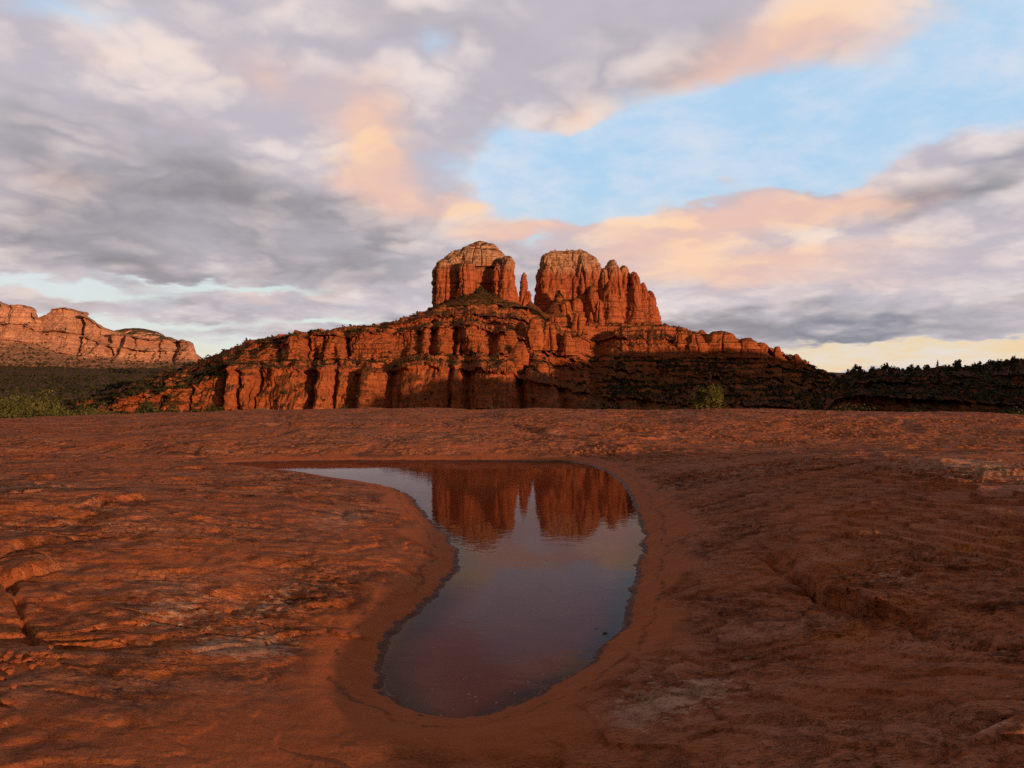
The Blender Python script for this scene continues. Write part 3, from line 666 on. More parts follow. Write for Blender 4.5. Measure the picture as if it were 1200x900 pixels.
SLAB_EDGE = 47.0
def gauss(x, y, cx, cy, rx, ry): return np.exp(-((x - cx) / rx) ** 2 - ((y - cy) / ry) ** 2)
def broad(x, y):
    b = 0.10 + 0.30 * gauss(x, y, -5.0, 7.4, 3.4, 2.9) + 0.28 * gauss(x, y, -10, 6, 6, 6.4) + 0.10 * gauss(x, y, -1.9, 3.2, 1.2, 1.5)
    b = b + 0.42 * gauss(x, y, 4.6, 8.0, 2.6, 5.0) + 0.46 * gauss(x, y, 9, 12, 6, 6) + 0.16 * gauss(x, y, 2.2, 2.6, 1.5, 1.7) + 0.30 * gauss(x, y, 8, 4, 5, 4)
    b = b + 1.0 * gauss(x, y, 10, -2, 4.6, 4.8) * (1 + .3 * perlin(x / 2.5, y / 2.5, 8.0))  # unseen mound right of the viewer, added to shade the near slab
    b = b + .30 * ss(y + .8 * perlin(x / 3.0, 1.0, 5.0), 17.4, 20.2) * ss(-x, -6, -1)
    far = ss(y, 18.5, 36)
    b = b + far * (0.50 - .25 * ss(-x, -6, -1) + 0.08 * perlin(x / 9, 3.0, 0.4) + .13 * perlin(x / 5, y / 8, 0.4) + .05 * perlin(x / 1.7, y / 5, 2.4) + 0.10 * ss(x, -8, 4) * ss(y, 28, 44) - 0.10 * ss(-x, 14, 26))
    b = b + 0.16 * gauss(x, y, -3, 24, 6, 2.2) - 0.20 * gauss(x, y, 9, 24.5, 8, 3.0) - 0.10 * gauss(x, y, 2.0, 27, 1.6, 5)
    b = b + 0.10 * gauss(x, y, 6.5, 36, 5, 3) + .05 * gauss(x, y, 20, 33, 6, 4)
    return b
# little scarps: polyline in picture coordinates (at about the height z), step height, how far it fades behind, sharpness
scarps = [
 ([(-60,684),(0,668),(40,655),(70,649),(103,639)], .30, .075, 1.0, .030), ([(-50,700),(0,686),(40,677),(70,672),(88,667)], .30, .060, .7, .028), ([(62,683),(92,672),(104,648)], .28, .02, .2, .03),
 ([(103,620),(125,611),(150,606),(186,600)], .33, .06, .8, .035), ([(178,676),(200,669),(225,667),(236,670)], .28, .045, .4, .02), ([(222,621),(245,616),(265,612)], .3, .03, .4, .025),
 ([(28,553),(50,551),(78,548)], .40, .07, 1.0, .06), ([(55,569),(80,566),(92,565)], .4, .06, .8, .05), ([(105,546),(140,544),(160,546)], .4, .05, .8, .06), ([(92,527),(112,525),(122,526)], .4, .06, .9, .08),
 ([(180,558),(215,555),(250,556)], .3, .05, .6, .05), ([(200,542),(235,540),(260,542)], .25, .045, .6, .05), ([(142,660),(155,655),(168,651)], .3, .03, .2, .02), ([(200,584),(210,581),(222,583)], .3, .05, .3, .03), ([(260,590),(285,586),(305,583)], .3, .035, .4, .03),
 ([(0,600),(40,597),(75,592)], .4, .03, .5, .03), ([(230,702),(226,712),(232,724)], .26, .018, .2, .02), ([(90,770),(130,760),(200,745),(290,735)], .2, .02, .6, .03),
 ([(385,732),(400,740),(420,738),(445,732)], .12, .03, .25, .012), ([(340,712),(370,707),(400,700),(420,688)], .15, .018, .4, .02),
 # right-hand ledges
 ([(880,632),(905,643),(925,652),(950,668),(978,691),(1010,704),(1050,720),(1085,742)], .36, .14, 1.2, .014),
 ([(778,879),(810,884),(840,879),(880,872),(920,884),(985,896)], .12, .024, .35, .008), ([(1040,563),(1090,570),(1130,573)], .5, .05, .6, .03), ([(960,618),(1000,625),(1040,628)], .5, .04, .6, .03), ([(980,601),(1012,605),(1030,607)], .5, .04, .6, .03),
 ([(740,820),(800,812),(850,822),(900,824)], .15, .016, .3, .01), ([(1060,520),(1090,516),(1120,518)], .5, .07, 1.2, .1), ([(1000,530),(1050,532),(1150,530),(1250,531)], .45, .05, 1.2, .1), ([(1090,612),(1140,622),(1210,626)], .5, .04, .6, .03),
 ([(600,506),(640,518),(690,523),(760,526)], .2, .10, 2.0, .25), ([(430,517),(480,514),(560,516)], .2, .07, 1.5, .2), ([(700,517),(780,512),(860,516)], .3, .07, 1.5, .2), ([(1030,496),(1060,492),(1090,499)], .55, .09, 2.5, .3),
 ([(250,512),(300,510),(370,511)], .3, .08, 1.5, .2), ([(480,500),(530,498),(590,500)], .4, .06, 1.5, .2), ([(860,500),(930,497),(1000,500)], .45, .06, 1.5, .2)]
cracks = [([(905,648),(925,660),(945,673),(970,694)], .30, .10, .07), ([(1075,738),(1100,750),(1150,764)], .34, .05, .06), ([(8,690),(20,710),(30,735),(42,752)], .26, .05, .022), ([(0,686),(8,690)], .28, .04, .03), ([(56,748),(75,757),(92,752)], .26, .02, .012), ([(40,508),(120,506),(200,510)], .5, .02, .05)]
def slab_z(x, y):
    d = pool_sdf(x, y)
    # ragged shoreline
    d = d + 0.05 * fbm(x * 1.6, y * 1.9, 1.0, 5, .62) * ss(np.abs(d), 1.2, 0.0) + 0.02 * fbm(x * 9, y * 9, 2.0, 3) * ss(np.abs(d), .5, 0.0)
    b = broad(x, y)
    out = np.clip(d, 0, None)
    z = b * (1 - np.exp(-out / 1.25)) + 0.035 * (1 - np.exp(-out / 0.12)) + 0.02 * ss(out, .15, .6)
    z = np.where(d < 0, -0.16 * (1 - np.exp(d / 0.9)) - 0.03 * ss(-d, 0, .15), z)
    rough = ss(d + 0.30 * fbm(x * .8, y * .8, 4.0, 4), .28, .62)          # smooth washed bank next to the water
    lowc = gauss(x, y, -0.95, 3.35, .65, .8)
    rough = rough * (1 - .7 * np.clip(lowc, 0, 1))
    # undulation and ledgy weathering, long across the view
    n1 = fbm(x * .35, y * .5, 6.0, 4)
    z = z + 0.06 * n1 * ss(out, .3, 2)
    ax, ay = x * .55, y * 1.25
    wv = fbm(ax * .9, ay * .9, 9.0, 4)
    led = (z + 0.02 * x + .035 * y) / 0.045 + 1.7 * wv
    fr = led - np.floor(led)
    amp = rough * (0.35 + 0.65 * ss(fbm(x * .3, y * .3, 12.0, 3), -.25, .35)) * (0.5 + 0.5 * ss(x, -3, 2))
    z = z + (ss(fr, .93, .99) - fr) * 0.050 * amp * (1 + .6 * ss(y, 10, 30))
    big_s = ss(fbm(x * .42, y * .55, 71., 3), -.22, .22)      # broad smooth swells between crusted areas
    rough0 = rough; rough = rough * (.36 + .64 * big_s)
    led2 = z / .016 + 2.2 * fbm(x * 1.1, y * 2.4, 19.0, 5, .6); fr2 = led2 - np.floor(led2)
    z = z + (ss(fr2, .80, .98) - fr2) * .015 * rough * ss(fbm(x * .6, y * .6, 25., 3), -.3, .3)
    z = z + 0.017 * rough * fbm(x * 2.2, y * 4.2, 14.0, 5, .6) + 0.004 * fbm(x * 3, y * 3, 15., 3)
    pit = perlin(x * 7, y * 9, 3.) ; z = z - 0.012 * rough * np.clip(pit - .25, 0, 1) * ss(fbm(x * .7, y * .7, 22., 3), 0, .5) * 2
    hump = 1 - np.abs(perlin(x * 1.1, y * 2.6, 31.)); z = z - 0.03 * rough * ss(hump, .93, 1.0) * ss(fbm(x * .5, y * .5, 33., 2), -.1, .3)
    for (pl, zz, h, fade, sharp) in scarps:
        sharp = sharp * .55
        P = [gnd(u, v, zz) for u, v in pl]
        bx0 = min(p[0] for p in P) - 3; bx1 = max(p[0] for p in P) + 3; by0 = min(p[1] for p in P) - 3; by1 = max(p[1] for p in P) + 4
        m = (x > bx0) & (x < bx1) & (y > by0) & (y < by1)
        if not m.any(): continue
        xs, ys = x[m], y[m]
        wob = fbm(xs * 2.4 / (1 + sharp * 8), ys * 2.4 / (1 + sharp * 8), 40., 4, .5) * (.08 + sharp * 1.0)
        best = np.full(xs.shape, 1e9); sgn = np.ones(xs.shape); along = np.zeros(xs.shape)
        L = np.cumsum([0] + [np.hypot(*(P[i + 1] - P[i])) for i in range(len(P) - 1)])
        for i in range(len(P) - 1):
            dd, t = seg_dist(xs, ys, P[i], P[i + 1])
            cr = (P[i + 1][0] - P[i][0]) * (ys - P[i][1]) - (P[i + 1][1] - P[i][1]) * (xs - P[i][0])
            up = dd < best; best = np.where(up, dd, best); sgn = np.where(up, np.sign(cr), sgn); along = np.where(up, (L[i] + t * (L[i + 1] - L[i])) / L[-1], along)
        s = best * sgn + wob
        endf = ss(along, 0, .22) * ss(1 - along, 0, .22) if pl[0][0] > -10 else ss(1 - along, 0, .22)
        lat = np.exp(-np.clip(np.abs(s) - 0.0, 0, None) / fade)
        stepf = ss(s, -sharp, sharp)
        endf = endf * np.clip(.75 + .9 * fbm(xs * 1.3, ys * 1.3, 60., 2), .2, 1.3)
        z[m] = z[m] + endf * h * (1.0 if x is not None and P[0][0] < 0 else .9) * (stepf * np.exp(-np.clip(s, 0, None) / fade) - .25 * np.exp(-((s + sharp * 1.5) / (sharp * 2.5)) ** 2))
    for (pl, zz, dep, wd) in cracks:
        P = [gnd(u, v, zz) for u, v in pl]; best = np.full(x.shape, 1e9)
        for i in range(len(P) - 1):
            dd, t = seg_dist(x, y, P[i], P[i + 1]); best = np.minimum(best, dd)
        z = z - dep * np.exp(-((best + .03 * fbm(x * 4, y * 4, 50., 3)) / wd) ** 2)
    r = np.hypot(x, y)
    edge = SLAB_EDGE + 4 * perlin(np.degrees(np.arctan2(x, y)) / 11, 2.2, 0.) - 6 * ss(-x, 8, 30)
    z = z - ss(r, edge, edge + 9) * 5.2 - ss(r, edge - 8, edge) * .12
    return z, d, rough0 * (.55 + .45 * big_s)

def build_slab():
    rr = np.concatenate([[0.02, .6], np.geomspace(1.6, 62, 860)])
    dense = np.linspace(-39, 39, 1000); th = np.radians(np.concatenate([np.linspace(-180, -39, 70)[:-1], dense, np.linspace(39, 180, 70)[1:-1]]))
    Rr, T = np.meshgrid(rr, th, indexing='ij')
    x = Rr * np.sin(T); y = Rr * np.cos(T)
    z, d, rough = slab_z(x, y)
    V = np.stack([x, y, z], -1).reshape(-1, 3); Q = grid_faces(len(rr), len(th), wrap=True)[:, ::-1]
    def spot(u, v, ru, rv, zz=.25):
        c = gnd(u, v, zz); a = gnd(u + ru, v, zz); b = gnd(u, v - rv, zz); return gauss(x, y, c[0], c[1], abs(a[0] - c[0]), abs(b[1] - c[1]))
    lich = np.zeros_like(x)
    for (u, v, ru, rv, wt) in [(290,735,60,14,.9),(200,715,45,14,.5),(320,690,25,22,.6),(400,603,35,14,.8),(345,640,20,10,.4),(240,745,60,8,.6),(770,797,55,22,1.0),(735,815,25,12,.8),(830,790,40,14,.8),(1140,605,60,22,.9),(1180,585,40,16,.5),(1165,888,40,12,.7),(20,585,60,14,.4),(60,640,90,30,.25),(120,570,80,14,.35),(1000,560,120,20,.3),(1060,700,40,10,.5),(850,560,60,14,.3),(420,520,160,12,.3),(600,525,120,8,.25),(190,700,90,16,.35)]:
        lich += wt * spot(u, v, ru, rv)
    varn = np.zeros_like(x)
    for (u, v, ru, rv, wt) in [(370,680,70,28,.9),(300,770,80,22,.9),(330,860,90,25,.7),(50,650,80,25,.4),(900,640,60,22,.9),(1000,600,120,30,.5),(820,570,60,25,.7),(900,720,60,30,.6),(1100,780,100,40,.4),(800,780,60,16,.5),(740,860,80,30,.6),(140,800,60,18,.6),(1050,590,150,14,.6),(640,527,60,5,.6),(200,507,80,6,.6)]:
        varn += (.6 if u > 700 else .75) * wt * spot(u, v, ru, rv)
    m, w = new_mat('slickrock')
    geo = w.n('ShaderNodeNewGeometry'); P = geo.outputs['Position']
    A_d, A_r, A_l, A_v = attr(w, 'shore'), attr(w, 'rough'), attr(w, 'lichen'), attr(w, 'varnish')
    Pl = w.mapping(P, scale=(.6, 1.0, 2.2))
    big = w.noise(P, .55, 4, .6); mid = w.noise(Pl, 3.2, 6, .68, .6); fine = w.noise(Pl, 17, 5, .7, .3); grain = w.noise(P, 95, 4, .75)
    drift = w.noise(w.mapping(P, scale=(.35, 1.4, 1)), 1.3, 5, .62, .8)
    ochre = (0.44, 0.140, 0.050); dusk = (0.32, 0.112, 0.056); deep = (0.18, 0.049, 0.020)
    col = w.mix(w.sstep(big, .38, .62), dusk, ochre)
    col = w.mix(w.math('MULTIPLY', w.sstep(drift, .48, .66), .75), col, (0.43, 0.200, 0.130))
    col = w.mix(w.math('MULTIPLY', w.sstep(mid, .52, .70), .7), col, deep)
    sand = w.mix(fine, (0.32, 0.090, 0.032), (0.38, 0.115, 0.042))
    col = w.mix(w.math('MULTIPLY', w.math('SUBTRACT', 1.0, A_r), .85), col, sand)
    # thin exfoliating sheets: their edges run as broken contour lines
    def sheets(scale, n, sy, loc):
        f = w.noise(w.mapping(P, loc=loc, scale=(.55, sy, 1.0)), scale, 6, .58, .35)
        v = w.math('MULTIPLY', f, n); fr_ = w.math('FRACT', v)
        return fr_, w.math('SUBTRACT', v, fr_)
    f1, s1 = sheets(1.5, 22, 1.25, (2, 5, 0)); f2, s2 = sheets(4.5, 13, 1.4, (8, 1, 3))
    m1 = w.math('MULTIPLY', A_r, w.sstep(w.noise(P, .9, 3, .6), .42, .58)); m2 = w.math('MULTIPLY', A_r, w.sstep(w.noise(w.mapping(P, loc=(4, 4, 4)), 1.4, 3, .6), .44, .60))
    e1 = w.math('MULTIPLY', w.sstep(f1, .16, .02), m1); e2 = w.math('MULTIPLY', w.sstep(f2, .20, .03), m2)
    f3, s3 = sheets(7.5, 8, 1.7, (1, 9, 6)); m3 = w.math('MULTIPLY', A_r, w.sstep(w.noise(w.mapping(P, loc=(9, 2, 7)), 2.0, 3, .6), .40, .56))
    e3 = w.math('MULTIPLY', w.sstep(f3, .20, .05), m3)
    edge = w.math('MAXIMUM', w.math('MAXIMUM', e1, e2), e3)
    lit_rim = w.math('MAXIMUM', w.math('MULTIPLY', w.sstep(f1, .86, .98), m1), w.math('MULTIPLY', w.sstep(f2, .84, .98), m2))
    col = w.mix(w.math('MULTIPLY', lit_rim, .45), col, (0.44, 0.165, 0.075))  # sunlit orange ledge edges painted into the colour
    col = w.mix(w.math('MULTIPLY', edge, .76), col, (0.050, 0.017, 0.009))
    # dark varnish crust in broken patches
    vf = w.math('ADD', w.math('MULTIPLY', mid, .65), w.math('MULTIPLY', fine, .5))
    vf = w.math('ADD', vf, w.math('MULTIPLY', A_v, .17))
    vf = w.math('MULTIPLY', w.sstep(vf, .60, .72), A_r)
    col = w.mix(w.math('MULTIPLY', vf, .60), col, (0.062, 0.022, 0.009))
    # pale lichen
    lf = w.math('ADD', w.math('ADD', w.math('MULTIPLY', w.noise(w.mapping(P, scale=(1, 1.3, 1)), 16, 5, .68, .5), .9), w.math('MULTIPLY', fine, .3)), w.math('MULTIPLY', A_l, .24))
    lf = w.math('MULTIPLY', w.sstep(lf, .725, .775), A_r)
    col = w.mix(w.math('MULTIPLY', lf, .62), col, w.mix(fine, (0.46, 0.285, 0.215), (0.64, 0.46, 0.37)))
    # small dark pits, chips and hairline steps of the weathered crust
    chip = w.noise(w.mapping(P, scale=(.55, 1.25, 1)), 48, 4, .72, .9)
    chip2 = w.noise(w.mapping(P, scale=(.4, 1.3, 1)), 8.5, 5, .72, 1.2)
    patchy = w.sstep(w.math('ADD', big, w.math('MULTIPLY', A_v, .15)), .40, .62)
    ch = w.math('MULTIPLY', w.math('MAXIMUM', w.sstep(chip, .58, .65), w.sstep(chip2, .60, .66)), w.math('MULTIPLY', A_r, w.math('MULTIPLY_ADD', patchy, .65, .30)))
    col = w.mix(w.math('MULTIPLY', ch, .72), col, (0.060, 0.021, 0.012))
    flake = w.noise(w.mapping(P, loc=(3, 8, 1), scale=(.6, 1.3, 1)), 34, 4, .7, .6)
    col = w.mix(w.math('MULTIPLY', w.math('MULTIPLY', w.sstep(flake, .575, .66), A_r), .62), col, (0.40, 0.22, 0.145))
    # speckle
    col = w.mix(w.math('MULTIPLY', w.sstep(grain, .54, .72), .5), col, (0.12, 0.045, 0.028))
    # wet mud next to the water, and the silt under it
    wn = w.noise(P, 9.0, 5, .65)
    wet = w.sstep(w.math('MULTIPLY_ADD', w.math('SUBTRACT', wn, .5), .12, A_d), .055, .043)
    col = w.mix(wet, col, w.mix(w.sstep(A_d, 0.0, -.3), (0.080, 0.022, 0.012), (0.33, 0.095, 0.042)))
    line = w.math('ABSOLUTE', w.math('SUBTRACT', w.math('MULTIPLY_ADD', w.math('SUBTRACT', w.noise(P, 2.2, 5, .65), .5), .34, A_d), .24))
    col = w.mix(w.math('MULTIPLY', w.sstep(line, .028, .006), w.sstep(wn, .42, .56, 0, .6)), col, (0.07, 0.028, 0.018))
    scum = w.math('ABSOLUTE', w.math('SUBTRACT', w.math('MULTIPLY_ADD', w.math('SUBTRACT', fine, .5), .03, A_d), .004))
    col = w.mix(w.math('MULTIPLY', w.sstep(scum, .011, .003), w.sstep(mid, .46, .60, .0, .35)), col, (0.34, 0.24, 0.20))
    h = w.math('ADD', w.math('MULTIPLY', mid, .6), w.math('MULTIPLY', fine, .35))
    h = w.math('SUBTRACT', h, w.math('MULTIPLY', ch, .35))
    sh = w.math('ADD', w.math('MULTIPLY', w.math('MULTIPLY', s1, m1), 1.0), w.math('MULTIPLY', w.math('MULTIPLY', s2, m2), .6))
    nb = bump(w, h, 1.0, .045)
    nb = bump(w, sh, 1.0, .020, nb)
    nb = bump(w, grain, .8, .010, nb)
    b = w.n('ShaderNodeBsdfPrincipled'); w.link(col, b.inputs['Base Color']); w.link(nb, b.inputs['Normal'])
    w.link(w.math('SUBTRACT', w.math('MULTIPLY_ADD', fine, .2, .72), w.math('MULTIPLY', wet, .35)), b.inputs['Roughness'])
    b.inputs['Specular IOR Level'].default_value = .08
    finish(w, b.outputs[0])
    obj('ground', make_mesh('ground', V, Q, True, {'shore': d.ravel(), 'rough': rough.ravel(), 'lichen': lich.ravel(), 'varnish': varn.ravel()}), m,
        kind='structure', label='bare red slickrock sandstone slab around the rain pool', category='slickrock')
build_slab()

# ------------------------------------------------------------------ pool water
def build_water():
    c = pool.mean(0)
    xs = np.linspace(pool[:, 0].min() - .5, pool[:, 0].max() + .4, 150); ys = np.geomspace(pool[:, 1].min() - .25, pool[:, 1].max() + .6, 220)
    X, Yv = np.meshgrid(xs, ys); D = pool_sdf(X, Yv)
    keep = D < 0.22
    Qa = grid_faces(len(ys), len(xs)); kf = keep.ravel()[Qa].all(1); Qa = Qa[kf]
    used = np.unique(Qa); mp = -np.ones(X.size, int); mp[used] = np.arange(len(used))
    V = np.stack([X.ravel(), Yv.ravel(), np.zeros(X.size)], -1)[used]
    m, w = new_mat('pool water')
    P = w.n('ShaderNodeNewGeometry').outputs['Position']
    # faint breeze ripples, stronger at the far end, with a few calm lanes
    rip = w.noise(w.mapping(P, scale=(.8, 1.0, 1)), 5.5, 3, .5, .3)
    rip2 = w.noise(w.mapping(P, scale=(.7, 1.0, 1)), 16, 2, .5)
    lane = w.noise(P, .45, 2, .5)
    hgt = w.math('MULTIPLY', w.math('ADD', rip, w.math('MULTIPLY', rip2, .35)), w.sstep(lane, .3, .7, .5, 1.2))
    nb = bump(w, hgt, .10, .010)
    gl = w.n('ShaderNodeBsdfGlossy'); gl.inputs['Roughness'].default_value = .0; gl.inputs['Color'].default_value = (1, 1, 1, 1); w.link(nb, gl.inputs['Normal'])
    tr = w.n('ShaderNodeBsdfTransparent'); tr.inputs['Color'].default_value = (.86, .62, .46, 1)
    fr = w.n('ShaderNodeFresnel'); fr.inputs['IOR'].default_value = 1.333; w.link(nb, fr.inputs['Normal'])
    mx = w.n('ShaderNodeMixShader'); w.link(w.math('MULTIPLY', w.math('POWER', fr.outputs[0], 1.42), .64), mx.inputs[0]); w.link(tr.outputs[0], mx.inputs[1]); w.link(gl.outputs[0], mx.inputs[2])
    finish(w, mx.outputs[0])
    obj('water', make_mesh('water', V, mp[Qa], True), m, kind='structure', label='still shallow rain pool in the slickrock that mirrors the buttes', category='pool')
build_water()

# ------------------------------------------------------------------ vegetation
def leaf_cloud(lobes, n, size, seed, up=0.35, flat=1.0, shell=.55):
    """leaf clumps spread through the volume of several lobes; lobes: (x, y, z, rx, ry, rz, weight)"""
    g = np.random.default_rng(seed); L = np.array(lobes, float)
    pick = g.choice(len(L), n, p=L[:, 6] / L[:, 6].sum())
    d = g.normal(size=(n, 3)); d /= np.linalg.norm(d, axis=1)[:, None]
    rad = shell + (1 - shell) * g.random(n) ** .6; rad *= 1 + .16 * g.normal(size=n)
    c = L[pick, :3] + d * L[pick, 3:6] * rad[:, None]
    nn = d + g.normal(size=(n, 3)) * .7 + np.array([0, 0, up]); nn /= np.linalg.norm(nn, axis=1)[:, None]
    a = np.cross(nn, g.normal(size=(n, 3))); a /= np.linalg.norm(a, axis=1)[:, None]; b = np.cross(nn, a)
    s = size * (0.5 + g.random(n))[:, None]
    V = np.stack([c - a * s * .5, c - b * s * .5 * flat + nn * s * .12, c + a * s * .5, c + b * s * .5 * flat - nn * s * .1], 1).reshape(-1, 3)
    V[:, 2] = np.maximum(V[:, 2], .02)
    return V, np.arange(n * 4).reshape(n, 4)
def limb(p0, p1, r0, r1, seg=6, k=7, bend=.0, seed=0):
    g = np.random.default_rng(seed); p0 = np.array(p0, float); p1 = np.array(p1, float)
    t = np.linspace(0, 1, k); ctr = p0 + (p1 - p0) * t[:, None] + np.sin(np.pi * t)[:, None] * g.normal(size=3) * bend
    ax = (p1 - p0) / np.linalg.norm(p1 - p0); a = np.cross(ax, [0.3, .9, .1]); a /= np.linalg.norm(a); b = np.cross(ax, a)
    th = np.linspace(0, 2 * np.pi, seg, endpoint=False); r = (r0 + (r1 - r0) * t)[:, None, None]
    V = ctr[:, None, :] + r * (np.cos(th)[None, :, None] * a + np.sin(th)[None, :, None] * b)
    return V.reshape(-1, 3), grid_faces(k, seg, wrap=True)
def juniper_lobes(h, w, seed, n=9, base=.12):
    g = np.random.default_rng(seed); out = []
    for i in range(n):
        a = g.random() * 6.283; rr = w * .5 * (.25 + .5 * g.random()); zz = h * (base + (.93 - base) * (i + .5) / n)
        rr *= 1.0 - .75 * max(0, (zz / h - .35)) ** 1.1
        s = w * (.20 + .13 * g.random()) * (1.15 - .5 * zz / h)
        out.append((rr * math.cos(a), rr * math.sin(a), zz, s, s, s * (.75 + .4 * g.random()), s * s))
    out.append((0, 0, h * .45, w * .3, w * .3, h * .33, w * w * .12)); return out
bark_mat = plain_material('juniper bark', (0.07, 0.045, 0.032), (0.14, 0.095, 0.07), 6)
jun_mat = leaf_material('juniper foliage', (0.020, 0.026, 0.012), (0.050, 0.052, 0.020), 1.2)
far_mat = leaf_material('distant juniper foliage', (0.022, 0.025, 0.012), (0.060, 0.054, 0.024), .12)
wood_mat = leaf_material('valley juniper foliage', (0.015, 0.019, 0.010), (0.048, 0.047, 0.022), .022)
lime_mat = leaf_material('bright shrub foliage', (0.050, 0.060, 0.014), (0.115, 0.110, 0.026), 2.2)
olive_mat = leaf_material('olive shrub foliage', (0.048, 0.055, 0.018), (0.12, 0.115, 0.034), 1.6)
sage_mat = leaf_material('sagebrush foliage', (0.13, 0.115, 0.085), (0.22, 0.19, 0.14), 3)
dry_mat = leaf_material('dry grass', (0.20, 0.13, 0.06), (0.30, 0.20, 0.10), 3)

def plant(name, h, w, nleaf, size, seed, mat, label, cat, group, base=.1, nl=9, trunk=True, lobes=None):
    root = bpy.data.objects.new(name, None); COL.objects.link(root); root.empty_display_size = .2
    root['label'] = label; root['category'] = cat; root['group'] = group
    V, Q = leaf_cloud(lobes or juniper_lobes(h, w, seed, nl, base), nleaf, size, seed)
    obj('crown', make_mesh('crown', V, Q, False), mat, root)
    if trunk:
        g = np.random.default_rng(seed + 5)
        parts = [limb((0, 0, -.6), (g.normal() * .1 * w, g.normal() * .1 * w, h * .62), .055 * w, .02 * w, 8, 9, .08 * w, seed)]
        for i in range(5):
            a = i * 1.26 + g.random(); z0 = h * (.12 + .09 * i)
            parts.append(limb((0, 0, z0), (math.cos(a) * w * .36, math.sin(a) * w * .36, z0 + h * (.15 + .12 * g.random())), .022 * w, .006 * w, 5, 5, .05 * w, seed + i))
        V, Q = join(parts); obj('trunk', make_mesh('trunk', V, Q), bark_mat, root)
    return root
def copy_plant(src, loc, s, rz, label=None, group=None):
    c = src.copy(); COL.objects.link(c); c.location = loc; c.scale = (s, s, s * (.9 + .2 * random.random())); c.rotation_euler = (0, 0, rz)
    if label: c['label'] = label
    if group: c['group'] = group
    for ch in src.children:
        k = ch.copy(); COL.objects.link(k); k.parent = c
    return c
def place(src, loc, s, rz): src.location = loc; src.scale = (s, s, s); src.rotation_euler = (0, 0, rz)

# surfaces to stand on: look-up of the top of the ground at a place
def near_z(x, y):
    xa = np.array([[float(x)]]); ya = np.array([[float(y)]])
    r = math.hypot(x, y)
    zt = float(terrain_z(xa, ya)[0, 0])
    if r < 62: zt = max(zt, float(slab_z(xa, ya)[0][0, 0]))
    return zt

# the round green bush at the far edge of the slab
P = px(829, 482, 45.5); z0 = near_z(P[0], P[1])
g_ = np.random.default_rng(77); lb = []
for i in range(26):
    a = g_.random() * 6.283; e = math.asin(g_.random()); rr = .50 + .46 * g_.random(); s_ = .20 + .18 * g_.random()
    lb.append((rr * math.cos(a) * math.cos(e) * 1.05, rr * math.sin(a) * math.cos(e), .55 + rr * math.sin(e) * 1.25, s_, s_, s_ * 1.1, 1))
lb.append((0, 0, .8, .6, .6, .75, 3)); lb.append((.55, -.2, .45, .5, .5, .4, 2)); lb.append((-.5, -.2, .45, .5, .5, .4, 2))
b = plant('bush', 2.1, 2.1, 7000, .075, 101, lime_mat, 'round yellow-green bush at the far edge of the slickrock', 'bush', 'bush at the slab edge', base=.14, nl=16, lobes=lb)
del b['group']; b.location = (P[0], P[1], z0 - .1); b.scale = (.98, .98, (CAMZ + (VH - 449) / F * 45.5 - z0 + .1) / 1.86)

# pale olive shrubs at the left edge
gl_ = 'olive shrubs beyond the left edge of the slab'
lab = 'leafy olive-green shrub beyond the left edge of the slickrock'
protos = [plant('shrub', 2.6, 3.0, 5200, .085, 111 + i, olive_mat, lab, 'shrub', gl_, base=.1, nl=12) for i in range(3)]
spots = [(-14, 463, 60), (8, 466, 58), (26, 468, 62), (44, 464, 66), (62, 474, 60), (92, 478, 64), (-40, 460, 62), (118, 480, 58), (205, 483, 56), (76, 470, 80), (30, 462, 84), (-5, 458, 88)]
for i, (u, vt, y) in enumerate(spots):
    x = (u - U0) / F * y; z = near_z(x, y) - .15; top = CAMZ + (VH - vt) / F * y; s = max(.35, (top - z) / 2.6 * .95)
    if i < 3: place(protos[i], (x, y, z), s, i * 2.1)
    else: copy_plant(protos[i % 3], (x, y, z), s, i * 1.7)
# grey sagebrush along the slab edge
lab = 'low grey sagebrush clump on the slab edge below the cliffs'; gs_ = 'grey sagebrush along the slab edge'
sp = [plant('sagebrush', .8, 1.8, 1800, .07, 121 + i, sage_mat, lab, 'shrub', gs_, base=.1, nl=9, trunk=False) for i in range(2)]
for i, (u, vt, y, s0) in enumerate([(222, 484, 47, 1.05), (240, 486, 48, .9), (306, 482.5, 46, 1.0), (324, 484, 47, .8), (268, 486, 50, .7), (192, 487, 50, .7), (345, 486, 49, .55)]):
    x = (u - U0) / F * y; z = near_z(x, y) - .05; top = CAMZ + (VH - vt) / F * y; s = max(s0 * .8, min(2.0, (top - z) / .8))
    if i < 2: place(sp[i], (x, y, z), s, i)
    else: copy_plant(sp[i % 2], (x, y, z), s, i * 1.3)

# dark junipers beyond the slab on the left and along the foot of the cliffs
gj = 'dark junipers between the slab and the cliffs'; lab = 'dark green juniper among many between the slickrock and the cliffs'
jp = [plant('juniper_tree', 4.5, 4.2, 3000, .22, 131 + i, jun_mat, lab, 'juniper', gj, base=.08, nl=13) for i in range(4)]
n_j = 0
def juniper(u, y, top_v=None, h=None):
    global n_j
    x = (u - U0) / F * y; z = near_z(x, y) - .1
    if h is None: h = CAMZ + (VH - top_v) / F * y - z
    s = min(1.6, max(.4, h / 4.5))
    if n_j < 4: place(jp[n_j], (x, y, z), s, n_j * 1.9)
    else: copy_plant(jp[n_j % 4], (x, y, z), s, random.random() * 6.28)
    n_j += 1
for k in range(46):
    u = -60 + 470 * random.random() ** 1.15; y = random.uniform(78, 135)
    tv = 471 + 6 * random.random() + 4 * ss(u, 120, 300) + (2 if u > 260 else 0)
    juniper(u, y, top_v=float(tv) + (1.5 if 200 < u < 260 else 0))
for k in range(34):
    juniper(random.uniform(400, 1230), random.uniform(85, 130), top_v=478.5 + 4 * random.random())
